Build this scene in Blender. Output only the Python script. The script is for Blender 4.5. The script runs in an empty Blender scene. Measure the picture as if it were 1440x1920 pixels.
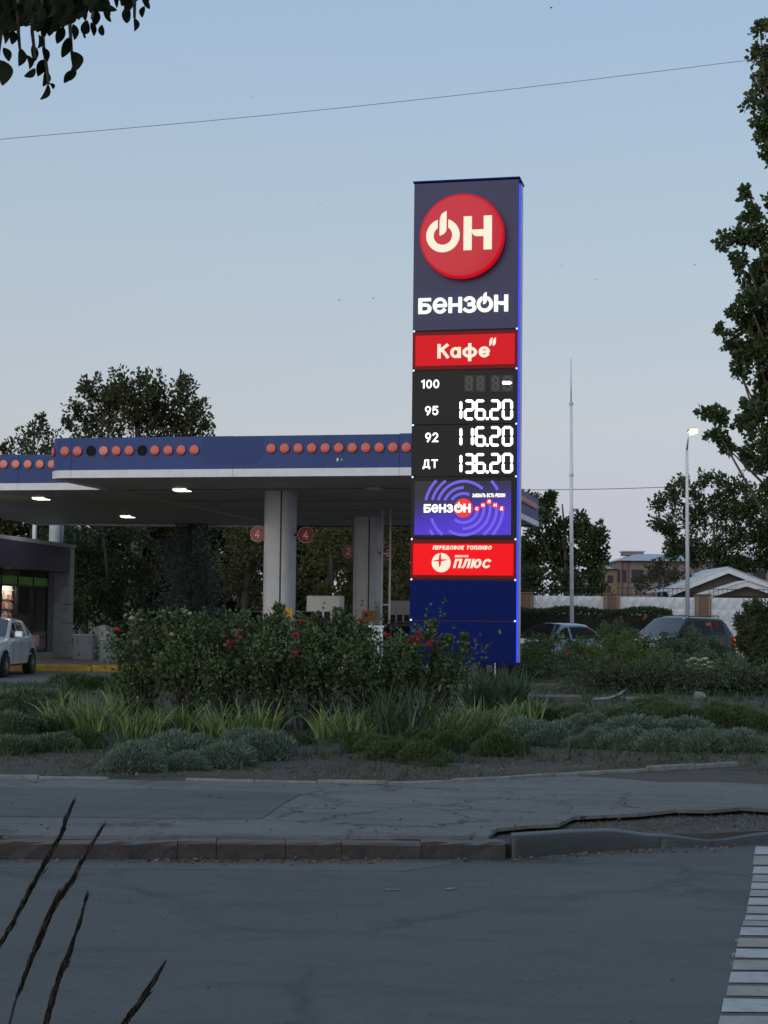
import bpy, bmesh, math, random
import numpy as np
from mathutils import Vector, Matrix

# ------------------------------------------------------------------ camera, sky, sun, exposure
SC = bpy.context.scene
COL = SC.collection
FPX = 3000.0                       # focal length in pixels of the 1440x1920 photograph
PITCH = math.atan(195.0 / FPX)
ROLL = 0.012
CAMZ = 1.6
cd = bpy.data.cameras.new('camera'); cam = bpy.data.objects.new('camera', cd); COL.objects.link(cam)
SC.camera = cam
cd.sensor_width = 36.0; cd.lens = 36.0 * FPX / 1920.0; cd.clip_start = 0.05; cd.clip_end = 3000.0
_fw = Vector((0, math.cos(PITCH), math.sin(PITCH)))
_r0 = Vector((1, 0, 0)); _u0 = Vector((0, -math.sin(PITCH), math.cos(PITCH)))
_rt = _r0 * math.cos(ROLL) + _u0 * math.sin(ROLL)
_up = _u0 * math.cos(ROLL) - _r0 * math.sin(ROLL)
M4 = Matrix(((_rt.x, _up.x, -_fw.x, 0), (_rt.y, _up.y, -_fw.y, 0), (_rt.z, _up.z, -_fw.z, CAMZ), (0, 0, 0, 1)))
cam.matrix_world = M4

SUN_ELEV, SUN_ROT = math.radians(15.0), math.radians(215.0)
SKY_STRENGTH, SUN_STRENGTH, EXPOSURE = 0.1, 1.0, 0.0
W = bpy.data.worlds.new('World'); SC.world = W; W.use_nodes = True
nt = W.node_tree; bg = nt.nodes['Background']
sky = nt.nodes.new('ShaderNodeTexSky'); sky.sky_type = 'NISHITA'; sky.sun_disc = False
sky.sun_elevation = SUN_ELEV; sky.sun_rotation = SUN_ROT
sky.air_density = 1.0; sky.dust_density = 0.3; sky.ozone_density = 2.0; sky.altitude = 100
# even dusk glow of the whole dome (elevation only) added to a share of the Nishita sky
_tc = nt.nodes.new('ShaderNodeTexCoord'); _sx = nt.nodes.new('ShaderNodeSeparateXYZ'); nt.links.new(_tc.outputs['Generated'], _sx.inputs[0])
_rp = nt.nodes.new('ShaderNodeValToRGB'); nt.links.new(_sx.outputs[2], _rp.inputs[0])
_st = [(0.0, (.33, .33, .47)), (.03, (.335, .335, .47)), (.075, (.40, .375, .46)), (.118, (.44, .44, .46)), (.22, (.395, .462, .52)), (.36, (.325, .44, .575)), (1.0, (.23, .31, .46))]
while len(_rp.color_ramp.elements) < len(_st): _rp.color_ramp.elements.new(.5)
for _k, (_p, _c) in enumerate(_st):
    _rp.color_ramp.elements[_k].position = _p; _rp.color_ramp.elements[_k].color = (_c[0] * 10, _c[1] * 10, _c[2] * 10, 1)
_mx = nt.nodes.new('ShaderNodeMix'); _mx.data_type = 'RGBA'; _mx.blend_type = 'ADD'; _mx.inputs[0].default_value = 1.0
_sc = nt.nodes.new('ShaderNodeVectorMath'); _sc.operation = 'SCALE'; _sc.inputs[3].default_value = 0.25
nt.links.new(sky.outputs[0], _sc.inputs[0]); nt.links.new(_sc.outputs[0], _mx.inputs[6]); nt.links.new(_rp.outputs[0], _mx.inputs[7])
nt.links.new(_mx.outputs[2], bg.inputs[0]); bg.inputs[1].default_value = SKY_STRENGTH
sd = bpy.data.lights.new('sun', 'SUN'); so = bpy.data.objects.new('sun', sd); COL.objects.link(so)
sd.energy = SUN_STRENGTH; sd.angle = math.radians(50); sd.color = (1.0, 0.90, 0.80)
# Nishita sun_rotation is measured clockwise from +Y
_sx = math.sin(SUN_ROT) * math.cos(SUN_ELEV); _sy = math.cos(SUN_ROT) * math.cos(SUN_ELEV); _sz = math.sin(SUN_ELEV)
so.rotation_euler = Vector((_sx, _sy, _sz)).to_track_quat('Z', 'Y').to_euler()
SC.view_settings.view_transform = 'Standard'; SC.view_settings.look = 'None'
SC.view_settings.gamma = 1.0; SC.view_settings.use_curve_mapping = False
SC.view_settings.exposure = EXPOSURE
SC.render.engine = 'CYCLES'
SC.cycles.max_bounces = 6; SC.cycles.transparent_max_bounces = 8

# ------------------------------------------------------------------ placing helpers
CAM = Vector((0, 0, CAMZ))
def ray(px, py): return _fw + _rt * ((px - 720) / FPX) - _up * ((py - 960) / FPX)
def at(px, py, Y):
    d = ray(px, py); return CAM + d * (Y / d.y)
def gnd(px, py, z=0.0):
    d = ray(px, py); return CAM + d * ((z - CAMZ) / d.z)
class Frame:
    """a thing's own axes: origin, yaw; hit() meets the view line through a picture point with the plane local y = c"""
    def __init__(s, origin, yaw):
        s.m = Matrix.Translation(origin) @ Matrix.Rotation(yaw, 4, 'Z'); s.i = s.m.inverted(); s.o = Vector(origin); s.yaw = yaw
    def hit(s, px, py, c=0.0, ax=1):
        o = s.i @ CAM; d = s.i.to_3x3() @ ray(px, py)
        return o + d * ((c - o[ax]) / d[ax])

def ss(a, b, x):
    t = min(1.0, max(0.0, (x - a) / (b - a))); return t * t * (3 - 2 * t)
def bedz(x, y):
    h = 0.115 + 0.29 * ss(17, 25, y) * (1 - ss(31, 34.5, y))
    lf = 0.35 + 0.65 * ss(-7.5, -2.5, x)
    h = 0.115 + (h - 0.115) * lf
    if y > 31: h = h * (1 - ss(31.5, 35, y)) - 0.06 * ss(33, 35.5, y)
    h += 0.02 * math.sin(x * 1.7 + y * 0.9) * math.sin(y * 1.3 - x * .6) * ss(15.3, 17, y)
    return h
def bed_at(px, py):
    z = .2
    for _ in range(12):
        p = gnd(px, py, z); z = .5 * z + .5 * bedz(p.x, p.y)
    p = gnd(px, py, z); return Vector((p.x, p.y, bedz(p.x, p.y)))

# ------------------------------------------------------------------ materials
MATS = {}
def _new(name):
    m = bpy.data.materials.new(name); m.use_nodes = True; MATS[name] = m
    return m, m.node_tree, m.node_tree.nodes['Principled BSDF']
def _noise(t, scale, detail=4, rough=.6, coord='Object', stretch=None):
    tc = t.nodes.new('ShaderNodeTexCoord'); n = t.nodes.new('ShaderNodeTexNoise')
    n.inputs['Scale'].default_value = scale; n.inputs['Detail'].default_value = detail; n.inputs['Roughness'].default_value = rough
    if stretch:
        mp = t.nodes.new('ShaderNodeMapping'); mp.inputs['Scale'].default_value = stretch
        t.links.new(tc.outputs[coord], mp.inputs[0]); t.links.new(mp.outputs[0], n.inputs['Vector'])
    else: t.links.new(tc.outputs[coord], n.inputs['Vector'])
    return n
def _mix(t, fac, a, b, kind='MIX'):
    m = t.nodes.new('ShaderNodeMix'); m.data_type = 'RGBA'; m.blend_type = kind
    for i, v in ((0, fac), (6, a), (7, b)):
        if hasattr(v, 'links') or hasattr(v, 'is_linked'): t.links.new(v, m.inputs[i])
        elif i == 0: m.inputs[0].default_value = v
        else: m.inputs[i].default_value = (*v, 1)
    return m.outputs[2]
def _ramp(t, src, stops):
    r = t.nodes.new('ShaderNodeValToRGB'); t.links.new(src, r.inputs[0])
    e = r.color_ramp.elements
    while len(e) < len(stops): e.new(.5)
    for k, (p, c) in enumerate(stops):
        e[k].position = p; e[k].color = (*c, 1) if not isinstance(c, (int, float)) else (c, c, c, 1)
    return r.outputs[0]
def paint(name, col, rough=.5, metal=0., var=.12, scale=3., bump=0., bscale=60., coat=0., dirt=None, emit=None, es=0.):
    if name in MATS: return MATS[name]
    m, t, b = _new(name)
    n = _noise(t, scale)
    lo = tuple(c * (1 - var) for c in col); hi = tuple(min(1, c * (1 + var)) for c in col)
    c = _ramp(t, n.outputs[0], [(.3, lo), (.7, hi)])
    if dirt:
        d = _noise(t, dirt[1], 6, .7)
        f = _ramp(t, d.outputs[0], [(.45, 0.), (.75, dirt[2])]); c = _mix(t, f, c, dirt[0])
    t.links.new(c, b.inputs['Base Color'])
    b.inputs['Roughness'].default_value = rough; b.inputs['Metallic'].default_value = metal
    if coat: b.inputs['Coat Weight'].default_value = coat; b.inputs['Coat Roughness'].default_value = .05
    if bump:
        n2 = _noise(t, bscale, 5, .7); bp = t.nodes.new('ShaderNodeBump'); bp.inputs['Strength'].default_value = bump
        bp.inputs['Distance'].default_value = .02
        t.links.new(n2.outputs[0], bp.inputs['Height']); t.links.new(bp.outputs[0], b.inputs['Normal'])
    if emit: b.inputs['Emission Color'].default_value = (*emit, 1); b.inputs['Emission Strength'].default_value = es
    return m
def leafm(name, c1, c2, rough=.55, sheen=0., trans=.25):
    if name in MATS: return MATS[name]
    m, t, b = _new(name)
    g = t.nodes.new('ShaderNodeNewGeometry'); n = _noise(t, 1.3, 2)
    c = _mix(t, g.outputs['Random Per Island'], c1, c2)
    c = _mix(t, _ramp(t, n.outputs[0], [(.3, 0.), (.75, .55)]), c, tuple(x * .55 for x in c1))
    t.links.new(c, b.inputs['Base Color']); b.inputs['Roughness'].default_value = rough
    b.inputs['Specular IOR Level'].default_value = .3
    if trans:
        tr = t.nodes.new('ShaderNodeBsdfTranslucent'); t.links.new(c, tr.inputs[0])
        mx = t.nodes.new('ShaderNodeMixShader'); mx.inputs[0].default_value = trans
        out = [x for x in t.nodes if x.type == 'OUTPUT_MATERIAL'][0]
        t.links.new(b.outputs[0], mx.inputs[1]); t.links.new(tr.outputs[0], mx.inputs[2]); t.links.new(mx.outputs[0], out.inputs[0])
    return m
def glow(name, col, s, base=None, rough=.3):
    if name in MATS: return MATS[name]
    m, t, b = _new(name); b.inputs['Specular IOR Level'].default_value = .12
    b.inputs['Base Color'].default_value = (*(base or col), 1); b.inputs['Roughness'].default_value = rough
    b.inputs['Emission Color'].default_value = (*col, 1); b.inputs['Emission Strength'].default_value = s
    return m

white = paint('white_paint', (.72, .73, .73), .45, dirt=((.35, .33, .3), 6, .35))
grey_panel = paint('grey_composite', (.40, .43, .44), .4, var=.06, dirt=((.18, .17, .16), 5, .4))
soffit_m = paint('soffit_sheet', (.44, .37, .30), .6, var=.10, scale=.6)
blue_fascia = paint('blue_fascia', (.042, .074, .222), .5, var=.10, scale=.5, dirt=((.07, .085, .17), 2.5, .35))
blue_fascia.node_tree.nodes['Principled BSDF'].inputs['Specular IOR Level'].default_value = .2
blue_fascia2 = paint('blue_fascia_unfaded', (.036, .062, .19), .5, var=.08, scale=2)
blue_fascia2.node_tree.nodes['Principled BSDF'].inputs['Specular IOR Level'].default_value = .2
trim_white = paint('white_trim', (.74, .75, .77), .4, var=.05, dirt=((.35, .34, .33), 4, .3))
dark_blue = paint('navy_cladding', (.0025, .013, .120), .55, var=.05)
dark_blue.node_tree.nodes['Principled BSDF'].inputs['Specular IOR Level'].default_value = .08
navy_panel = paint('navy_grey_cladding', (.036, .042, .118), .38, var=.05); navy_panel.node_tree.nodes['Principled BSDF'].inputs['Specular IOR Level'].default_value = .3
black_plastic = paint('black_plastic', (.009, .010, .010), .4, var=.1); black_plastic.node_tree.nodes['Principled BSDF'].inputs['Specular IOR Level'].default_value = .2
black_m = paint('black_metal', (.02, .02, .022), .5)
rubber = paint('rubber', (.018, .018, .018), .85)
dark_hole = paint('dark_hole', (.004, .004, .004), .9)
column_m = paint('column_cladding', (.50, .52, .53), .4, var=.06, scale=.8, dirt=((.28, .26, .24), 2, .35))
concrete = paint('concrete', (.22, .215, .20), .85, var=.2, scale=5, bump=.6, bscale=30, dirt=((.08, .075, .07), 3, .7))
edging_m = paint('edging_concrete', (.23, .23, .21), .85, var=.2, scale=5, bump=.5, bscale=40, dirt=((.10, .09, .08), 9, .8))
kerb_old = paint('old_kerb_concrete', (.050, .045, .041), .9, var=.3, scale=8, bump=1.0, bscale=22, dirt=((.05, .047, .045), 7, .8))
kerb_new = paint('smooth_kerb', (.036, .039, .041), .55, var=.15, scale=3, bump=.15, bscale=30, dirt=((.05, .05, .05), 4, .5))
yellow_m = paint('yellow_kerb_paint', (.50, .30, .03), .7, var=.25, scale=4, dirt=((.16, .12, .06), 3, .6))
fence_white = paint('white_fence_concrete', (.74, .75, .74), .8, var=.10, scale=2, dirt=((.30, .29, .27), 2.5, .5))
brick_m = paint('tan_brick', (.27, .20, .14), .85, var=.2, scale=12, bump=.3)
brick_dark = paint('brown_brick', (.22, .13, .09), .85, var=.2, scale=12, bump=.3)
pink_wall = paint('pinkish_brick_wall', (.24, .185, .165), .9, var=.12, scale=3)
roof_metal = paint('grey_roof_metal', (.34, .38, .43), .4, metal=.3, var=.08)
bark = paint('bark', (.09, .075, .06), .9, var=.3, scale=12, bump=.8, bscale=20)
stem_m = paint('woody_stem', (.035, .030, .020), .85, var=.3, scale=20)
bark_pale = paint('pale_bark', (.22, .20, .17), .9, var=.3, scale=12)
alum = paint('galvanised_pole', (.50, .52, .54), .45, metal=.2, var=.06)
window_dark = paint('dark_glazing', (.012, .015, .018), .08, var=.05)

# ------------------------------------------------------------------ mesh building
class MB:
    def __init__(s): s.v = []; s.f = []
    def add(s, vs, fs):
        n = len(s.v); s.v.extend([tuple(v) for v in vs]); s.f.extend([tuple(i + n for i in f) for f in fs]); return s
    def box(s, x0, x1, y0, y1, z0, z1, m=None):
        vs = [Vector((x, y, z)) for z in (z0, z1) for y in (y0, y1) for x in (x0, x1)]
        if m: vs = [m @ v for v in vs]
        return s.add(vs, [(0, 2, 3, 1), (4, 5, 7, 6), (0, 1, 5, 4), (2, 6, 7, 3), (0, 4, 6, 2), (1, 3, 7, 5)])
    def bev(s, x0, x1, y0, y1, z0, z1, b=.02, m=None):
        """box with bevelled vertical and top edges"""
        def ring(i, z): return [(x0 + i, y0 + b, z), (x0 + b, y0 + i, z), (x1 - b, y0 + i, z), (x1 - i, y0 + b, z), (x1 - i, y1 - b, z), (x1 - b, y1 - i, z), (x0 + b, y1 - i, z), (x0 + i, y1 - b, z)]
        R = [ring(0, z0), ring(0, z1 - b), ring(b * .6, z1)]
        vs = [Vector(p) for r in R for p in r]
        if m: vs = [m @ v for v in vs]
        fs = [tuple(range(7, -1, -1)), tuple(range(16, 24))]
        for k in range(2):
            for i in range(8):
                j = (i + 1) % 8; fs.append((k * 8 + i, k * 8 + j, k * 8 + 8 + j, k * 8 + 8 + i))
        return s.add(vs, fs)
    def tube(s, pts, rad, n=8, cap=True):
        pts = [Vector(p) for p in pts]
        if not hasattr(rad, '__len__'): rad = [rad] * len(pts)
        vs = []; prev = None
        for i, p in enumerate(pts):
            d = (pts[min(i + 1, len(pts) - 1)] - pts[max(i - 1, 0)]).normalized()
            if prev is None:
                a = d.orthogonal().normalized()
            else:
                a = (prev - d * prev.dot(d)).normalized()
            prev = a; b = d.cross(a)
            for k in range(n):
                t = 2 * math.pi * k / n; vs.append(p + (a * math.cos(t) + b * math.sin(t)) * rad[i])
        fs = []
        for i in range(len(pts) - 1):
            for k in range(n):
                j = (k + 1) % n; fs.append((i * n + k, i * n + j, i * n + n + j, i * n + n + k))
        if cap: fs.append(tuple(range(n - 1, -1, -1))); fs.append(tuple(range((len(pts) - 1) * n, len(pts) * n)))
        return s.add(vs, fs)
    def lathe(s, prof, n=24, m=None, cap=True):
        """profile of (r, h) turned about local z"""
        vs = [Vector((r * math.cos(2 * math.pi * k / n), r * math.sin(2 * math.pi * k / n), h)) for r, h in prof for k in range(n)]
        if m: vs = [m @ v for v in vs]
        fs = []
        for i in range(len(prof) - 1):
            for k in range(n):
                j = (k + 1) % n; fs.append((i * n + k, i * n + j, i * n + n + j, i * n + n + k))
        if cap: fs.append(tuple(range(n - 1, -1, -1))); fs.append(tuple(range((len(prof) - 1) * n, len(prof) * n)))
        return s.add(vs, fs)
    def prism(s, poly, d0, d1, m=None):
        """polygon in local x,z; from y = d0 to d1"""
        n = len(poly)
        vs = [Vector((x, d0, z)) for x, z in poly] + [Vector((x, d1, z)) for x, z in poly]
        if m: vs = [m @ v for v in vs]
        return s.add(vs, [tuple(range(n)), tuple(range(2 * n - 1, n - 1, -1))] + [(i, i + n, (i + 1) % n + n, (i + 1) % n) for i in range(n)])
    def slab(s, poly, z0, z1):
        n = len(poly); vs = [Vector((x, y, z0)) for x, y in poly] + [Vector((x, y, z1)) for x, y in poly]
        return s.add(vs, [tuple(range(n - 1, -1, -1)), tuple(range(n, 2 * n))] + [(i, (i + 1) % n, (i + 1) % n + n, i + n) for i in range(n)])
    def build(s, name, mat, parent=None, smooth=False, origin=None):
        me = bpy.data.meshes.new(name)
        vs = s.v
        if origin is not None: vs = [(v[0] - origin[0], v[1] - origin[1], v[2] - origin[2]) for v in vs]
        me.from_pydata(vs, [], s.f); me.update()
        bm = bmesh.new(); bm.from_mesh(me); bmesh.ops.recalc_face_normals(bm, faces=bm.faces); bm.to_mesh(me); bm.free()
        if smooth: me.polygons.foreach_set('use_smooth', [True] * len(me.polygons))
        me.materials.append(mat)
        if smooth == 'auto':
            try: me.set_sharp_from_angle(angle=math.radians(35))
            except Exception: pass
        return link(name, me, parent)
def link(name, me, parent=None, loc=None):
    o = bpy.data.objects.new(name, me); COL.objects.link(o)
    if parent is not None: o.parent = parent
    if loc is not None: o.location = loc
    return o
def tag(o, label=None, cat=None, group=None, kind=None):
    if label: o['label'] = label
    if cat: o['category'] = cat
    if group: o['group'] = group
    if kind: o['kind'] = kind
    return o
def empty(name, loc, label=None, cat=None, group=None, yaw=0.0):
    o = bpy.data.objects.new(name, None); COL.objects.link(o); o.location = loc; o.rotation_euler = (0, 0, yaw); o.empty_display_size = .1
    return tag(o, label, cat, group)
def copy_tree(o, parent=None, label=None, loc=None, yaw=None):
    c = o.copy(); COL.objects.link(c)
    if parent is not None: c.parent = parent
    if label: c['label'] = label
    if loc is not None: c.location = loc
    if yaw is not None: c.rotation_euler = (0, 0, yaw)
    for ch in list(o.children): copy_tree(ch, c)
    return c

# ------------------------------------------------------------------ foliage
def np_mesh(name, V, F, mat, smooth=False):
    """V (n,3), F (m,k) all the same k"""
    me = bpy.data.meshes.new(name); k = F.shape[1]
    me.vertices.add(len(V)); me.vertices.foreach_set('co', V.astype(np.float32).ravel())
    me.loops.add(F.size); me.loops.foreach_set('vertex_index', F.astype(np.int32).ravel())
    me.polygons.add(len(F)); me.polygons.foreach_set('loop_start', np.arange(0, F.size, k, dtype=np.int32))
    try: me.polygons.foreach_set('loop_total', np.full(len(F), k, dtype=np.int32))
    except Exception: pass
    if smooth: me.polygons.foreach_set('use_smooth', [True] * len(F))
    me.update(calc_edges=True); me.validate(); me.materials.append(mat)
    return me
def unit(a): return a / np.maximum(1e-9, np.linalg.norm(a, axis=1, keepdims=True))
def leaves(name, P, D, S, aspect, mat, rng, fold=.25):
    """one folded leaf (two triangles) per point: base P, direction D, length S"""
    n = len(P); D = unit(D); R = rng.normal(size=(n, 3)); side = unit(np.cross(D, R)); up = np.cross(side, D)
    S = S[:, None]; w = S * aspect * .5
    mid = P + D * S * .45
    V = np.stack([P, mid + side * w + up * w * fold, P + D * S, mid - side * w + up * w * fold], 1).reshape(-1, 3)
    i = np.arange(n)[:, None] * 4
    F = np.concatenate([i + [0, 1, 2], i + [0, 2, 3]], 1).reshape(-1, 3)
    return np_mesh(name, V, F, mat)
def ball(rng, n): return unit(rng.normal(size=(n, 3)))
def crown_pts(blobs, rng, leaf, dens=1.0, sub=.42, elong=1.0, up=.3, nsub=12, inner=.35):
    """blobs: (centre, rx, ry, rz). leaves on many small tufts set over each blob -> light and dark clumps, ragged edge"""
    PP = []; DD = []
    for (c, rx, ry, rz) in blobs:
        c = np.array(c); R = np.array([rx, ry, rz]); rm = (rx * ry * rz) ** (1 / 3)
        k = max(3, int(nsub)); dirs = ball(rng, k); rad = rng.uniform(.25, .85, k)[:, None]
        cs = c + dirs * rad * R
        for q in range(k):
            sr = rm * sub * rng.uniform(.6, 1.25)
            n = max(8, int(dens * 15 * sr * sr / (leaf * leaf)))
            d = ball(rng, n); rr = (rng.uniform(inner, 1, n) ** .6)[:, None]
            p = d * rr * sr
            out = dirs[q] + np.array([0, 0, up]); out /= np.linalg.norm(out) + 1e-9
            if elong != 1:
                a = p @ out; p = p + np.outer(a * (elong - 1), out)
                side = 1 - .45 * np.clip(a / sr, 0, 1); ctr = np.outer(p @ out, out); p = ctr + (p - ctr) * side[:, None]
            PP.append(cs[q] + p); DD.append(d * .7 + out * .5 + rng.normal(size=(n, 3)) * .5)
    return np.concatenate(PP), np.concatenate(DD)
def tree(name, label, cat, base, blobs, mat, leaf=.2, trunk_r=.2, dens=1., aspect=.6, seed=1, group=None, elong=1., up=.3, nsub=12, sub=.42, barkm=None, limbs=True, droop=0., inner=.35, trunk=True, crown_name='crown'):
    rng = np.random.default_rng(seed); base = Vector(base)
    root = empty(name, base, label, cat, group)
    bl = [((c[0] - base.x, c[1] - base.y, c[2] - base.z), rx, ry, rz) for (c, rx, ry, rz) in blobs]
    P, D = crown_pts(bl, rng, leaf, dens, sub, elong, up, nsub, inner)
    D[:, 2] -= droop
    keep = P[:, 2] > .02; P = P[keep]; D = D[keep]
    S = leaf * rng.uniform(.6, 1.3, len(P))
    link(crown_name, leaves(crown_name, P, D, S, aspect, mat, rng), root)
    if trunk:
        top = max(b[0][2] for b in bl); cx = sum(b[0][0] for b in bl) / len(bl); cy = sum(b[0][1] for b in bl) / len(bl)
        mb = MB(); pts = [(0, 0, -.1)]; N = 6
        for i in range(1, N + 1):
            t = i / N; pts.append((cx * t * .8 + rng.normal() * trunk_r * .4, cy * t * .8, top * t * .95))
        mb.tube(pts, [trunk_r * (1.15 - .95 * i / N) for i in range(N + 1)], 8)
        if limbs:
            for (c, rx, ry, rz) in bl[::2]:
                z0 = min(top * .8, max(.1, c[2] * rng.uniform(.35, .75))); t = z0 / (top * .95)
                p0 = Vector((cx * t * .8, cy * t * .8, z0)); p1 = Vector(c); m = (p0 + p1) / 2 + Vector((0, 0, -.08 * (p1 - p0).length))
                mb.tube([p0, m, p1], [trunk_r * .22, trunk_r * .14, trunk_r * .05], 5)
        mb.build('trunk', barkm or bark, root, smooth=True)
    return root
def pxblobs(lst, Y, seed=0, dj=1.0, flat=.9):
    """(px, py, radius in px[, rz px]) -> blobs near depth Y"""
    r = random.Random(seed); out = []
    for b in lst:
        y = Y + r.uniform(-1, 1) * dj * b[2] * Y / FPX
        c = at(b[0], b[1], y); R = b[2] * Y / FPX; rz = (b[3] if len(b) > 3 else b[2]) * Y / FPX
        out.append(((c.x, c.y, c.z), R, R * flat, rz))
    return out
def ribbons(name, base, ang, lean, length, width, mat, rng, seg=4, curl=1.0):
    """strap leaves: n ribbons rising from base and arching outward"""
    n = len(base); V = np.zeros((n, seg + 1, 2, 3))
    out = np.stack([np.cos(ang), np.sin(ang), np.zeros(n)], 1); sd_ = np.stack([-np.sin(ang), np.cos(ang), np.zeros(n)], 1)
    tw = rng.uniform(-1, 1, n)[:, None]; sd_ = unit(sd_ + out * tw * .8)
    pos = base.copy(); th = lean.copy()
    for k in range(seg + 1):
        t = k / seg; w = width * (1 - t ** 2.2) * (.75 + .25 * (t < .5)) + .0008
        V[:, k, 0] = pos + sd_ * (w * .5)[:, None]; V[:, k, 1] = pos - sd_ * (w * .5)[:, None]
        step = length / seg
        pos = pos + out * (np.sin(th) * step)[:, None] + np.array([0, 0, 1]) * (np.cos(th) * step)[:, None]
        th = th + curl * rng.uniform(.05, .32, n)
    V = V.reshape(-1, 3); i = np.arange(n)[:, None] * (seg + 1) * 2
    q = np.concatenate([i + [2 * k, 2 * k + 1, 2 * k + 3, 2 * k + 2] for k in range(seg)], 1).reshape(-1, 4)
    return np_mesh(name, V, q, mat)

# ------------------------------------------------------------------ stroke lettering
def arc(cx, cy, rx, ry, a0, a1, n=14):
    return [(cx + rx * math.cos(math.radians(a0 + (a1 - a0) * i / n)), cy + ry * math.sin(math.radians(a0 + (a1 - a0) * i / n))) for i in range(n + 1)]
G = {
 'Б': (.62, [[(.58, 1), (0, 1), (0, 0), (.34, 0)] + arc(.34, .29, .28, .29, -90, 90, 10) + [(0, .58)]]),
 'Н': (.66, [[(0, 0), (0, 1)], [(.66, 0), (.66, 1)], [(0, .5), (.66, .5)]]),
 'З': (.6, [arc(.28, .75, .26, .25, 150, -90, 12) , arc(.28, .26, .32, .26, 90, -150, 14)]),
 'О': (.84, [arc(.42, .5, .42, .5, 0, 360, 28)]),
 'E': (.84, [[(.02, .5), (.82, .5)] + arc(.42, .5, .42, .5, 4, 318, 26)]),
 'К': (.6, [[(0, 0), (0, 1)], [(.58, 1), (.02, .48)], [(.2, .64), (.62, 0)]]),
 'а': (.55, [arc(.27, .35, .27, .35, 0, 360, 20), [(.55, .7), (.55, 0)]]),
 'ф': (.84, [arc(.42, .35, .42, .35, 0, 360, 24), [(.42, -.3), (.42, 1.0)]]),
 'е': (.6, [[(.02, .35), (.58, .35)] + arc(.3, .35, .3, .35, 6, 318, 20)]),
 'П': (.62, [[(0, 0), (0, 1), (.62, 1), (.62, 0)]]),
 'Л': (.66, [[(0, 0), (.1, .1), (.2, 1), (.66, 1), (.66, 0)]]),
 'Ю': (.98, [[(0, 0), (0, 1)], [(0, .5), (.3, .5)], arc(.64, .5, .34, .5, 0, 360, 24)]),
 'С': (.72, [arc(.42, .5, .42, .5, 48, 312, 20)]),
 'Е': (.52, [[(.52, 1), (0, 1), (0, 0), (.52, 0)], [(0, .5), (.46, .5)]]),
 'Р': (.56, [[(0, 0), (0, 1), (.3, 1)] + arc(.3, .73, .26, .27, 90, -90, 10) + [(0, .46)]]),
 'Д': (.78, [[(.0, -.14), (.0, .06), (.78, .06), (.78, -.14)], [(.12, .06), (.24, 1), (.64, 1), (.64, .06)]]),
 'В': (.58, [[(0, 0), (0, 1), (.3, 1)] + arc(.3, .76, .22, .24, 90, -90, 8) + [(0, .52)], [(.3, .52)] + arc(.3, .26, .28, .26, 90, -90, 8) + [(0, 0)]]),
 'Т': (.66, [[(0, 1), (.66, 1)], [(.33, 1), (.33, 0)]]),
 'И': (.66, [[(0, 1), (0, 0), (.66, 1), (.66, 0)]]),
 'Х': (.66, [[(0, 0), (.66, 1)], [(0, 1), (.66, 0)]]),
 'А': (.7, [[(0, 0), (.35, 1), (.7, 0)], [(.14, .3), (.56, .3)]]),
 'Ь': (.56, [[(0, 1), (0, 0), (.3, 0)] + arc(.3, .28, .26, .28, -90, 90, 8) + [(0, .56)]]),
 '0': (.62, [arc(.31, .5, .31, .5, 0, 360, 26)]),
 '1': (.3, [[(0, .85), (.26, 1), (.26, 0)]]),
 '2': (.58, [arc(.28, .72, .28, .28, 160, -30, 12) + [(.0, 0), (.58, 0)]]),
 '4': (.64, [[(.46, 0), (.46, 1), (0, .28), (.64, .28)]]),
 '5': (.58, [[(.54, 1), (.06, 1), (.02, .55)] + arc(.28, .33, .3, .33, 120, -150, 14)]),
 '9': (.6, [arc(.3, .69, .29, .31, 0, 360, 20), [(.59, .69), (.5, .35), (.24, 0)]]),
}
def stroke(mb, pts, t, d0, d1, M, closed=False):
    pts = [Vector((p[0], p[1])) for p in pts]
    q = [pts[0]]
    for p in pts[1:]:
        if (p - q[-1]).length > 1e-5: q.append(p)
    if (q[0] - q[-1]).length < 1e-4 and len(q) > 4: closed = True; q = q[:-1]
    n = len(q); L = []; R = []
    for i in range(n):
        a = q[i - 1] if (i > 0 or closed) else None; b = q[(i + 1) % n] if (i < n - 1 or closed) else None
        d1_ = (q[i] - a).normalized() if a is not None else (b - q[i]).normalized()
        d2_ = (b - q[i]).normalized() if b is not None else d1_
        m = d1_ + d2_
        m = m.normalized() if m.length > .2 else d1_
        nn = Vector((-m.y, m.x)); c = max(.45, nn.dot(Vector((-d1_.y, d1_.x)))); o = nn * (t * .5 / c)
        e = Vector((0, 0))
        if not closed and i == 0: e = -d1_ * t * .5
        if not closed and i == n - 1: e = d1_ * t * .5
        L.append(q[i] + o + e); R.append(q[i] - o + e)
    N = n; vs = []
    for i in range(N):
        vs += [M @ Vector((L[i].x, d0, L[i].y)), M @ Vector((R[i].x, d0, R[i].y)), M @ Vector((L[i].x, d1, L[i].y)), M @ Vector((R[i].x, d1, R[i].y))]
    fs = []
    for i in range(N if closed else N - 1):
        a = 4 * i; b = 4 * ((i + 1) % N)
        fs += [(a, a + 1, b + 1, b), (a + 2, b + 2, b + 3, a + 3), (a, b, b + 2, a + 2), (a + 1, a + 3, b + 3, b + 1)]
    if not closed: fs += [(0, 2, 3, 1), (4 * N - 4, 4 * N - 3, 4 * N - 1, 4 * N - 2)]
    mb.add(vs, fs)
def text_width(s, h, t, gap):
    w = 0
    for ch in s: w += (h * .35 if ch == ' ' else G[ch][0] * (h - t * h) + t * h) + gap * h
    return w - gap * h
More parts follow.
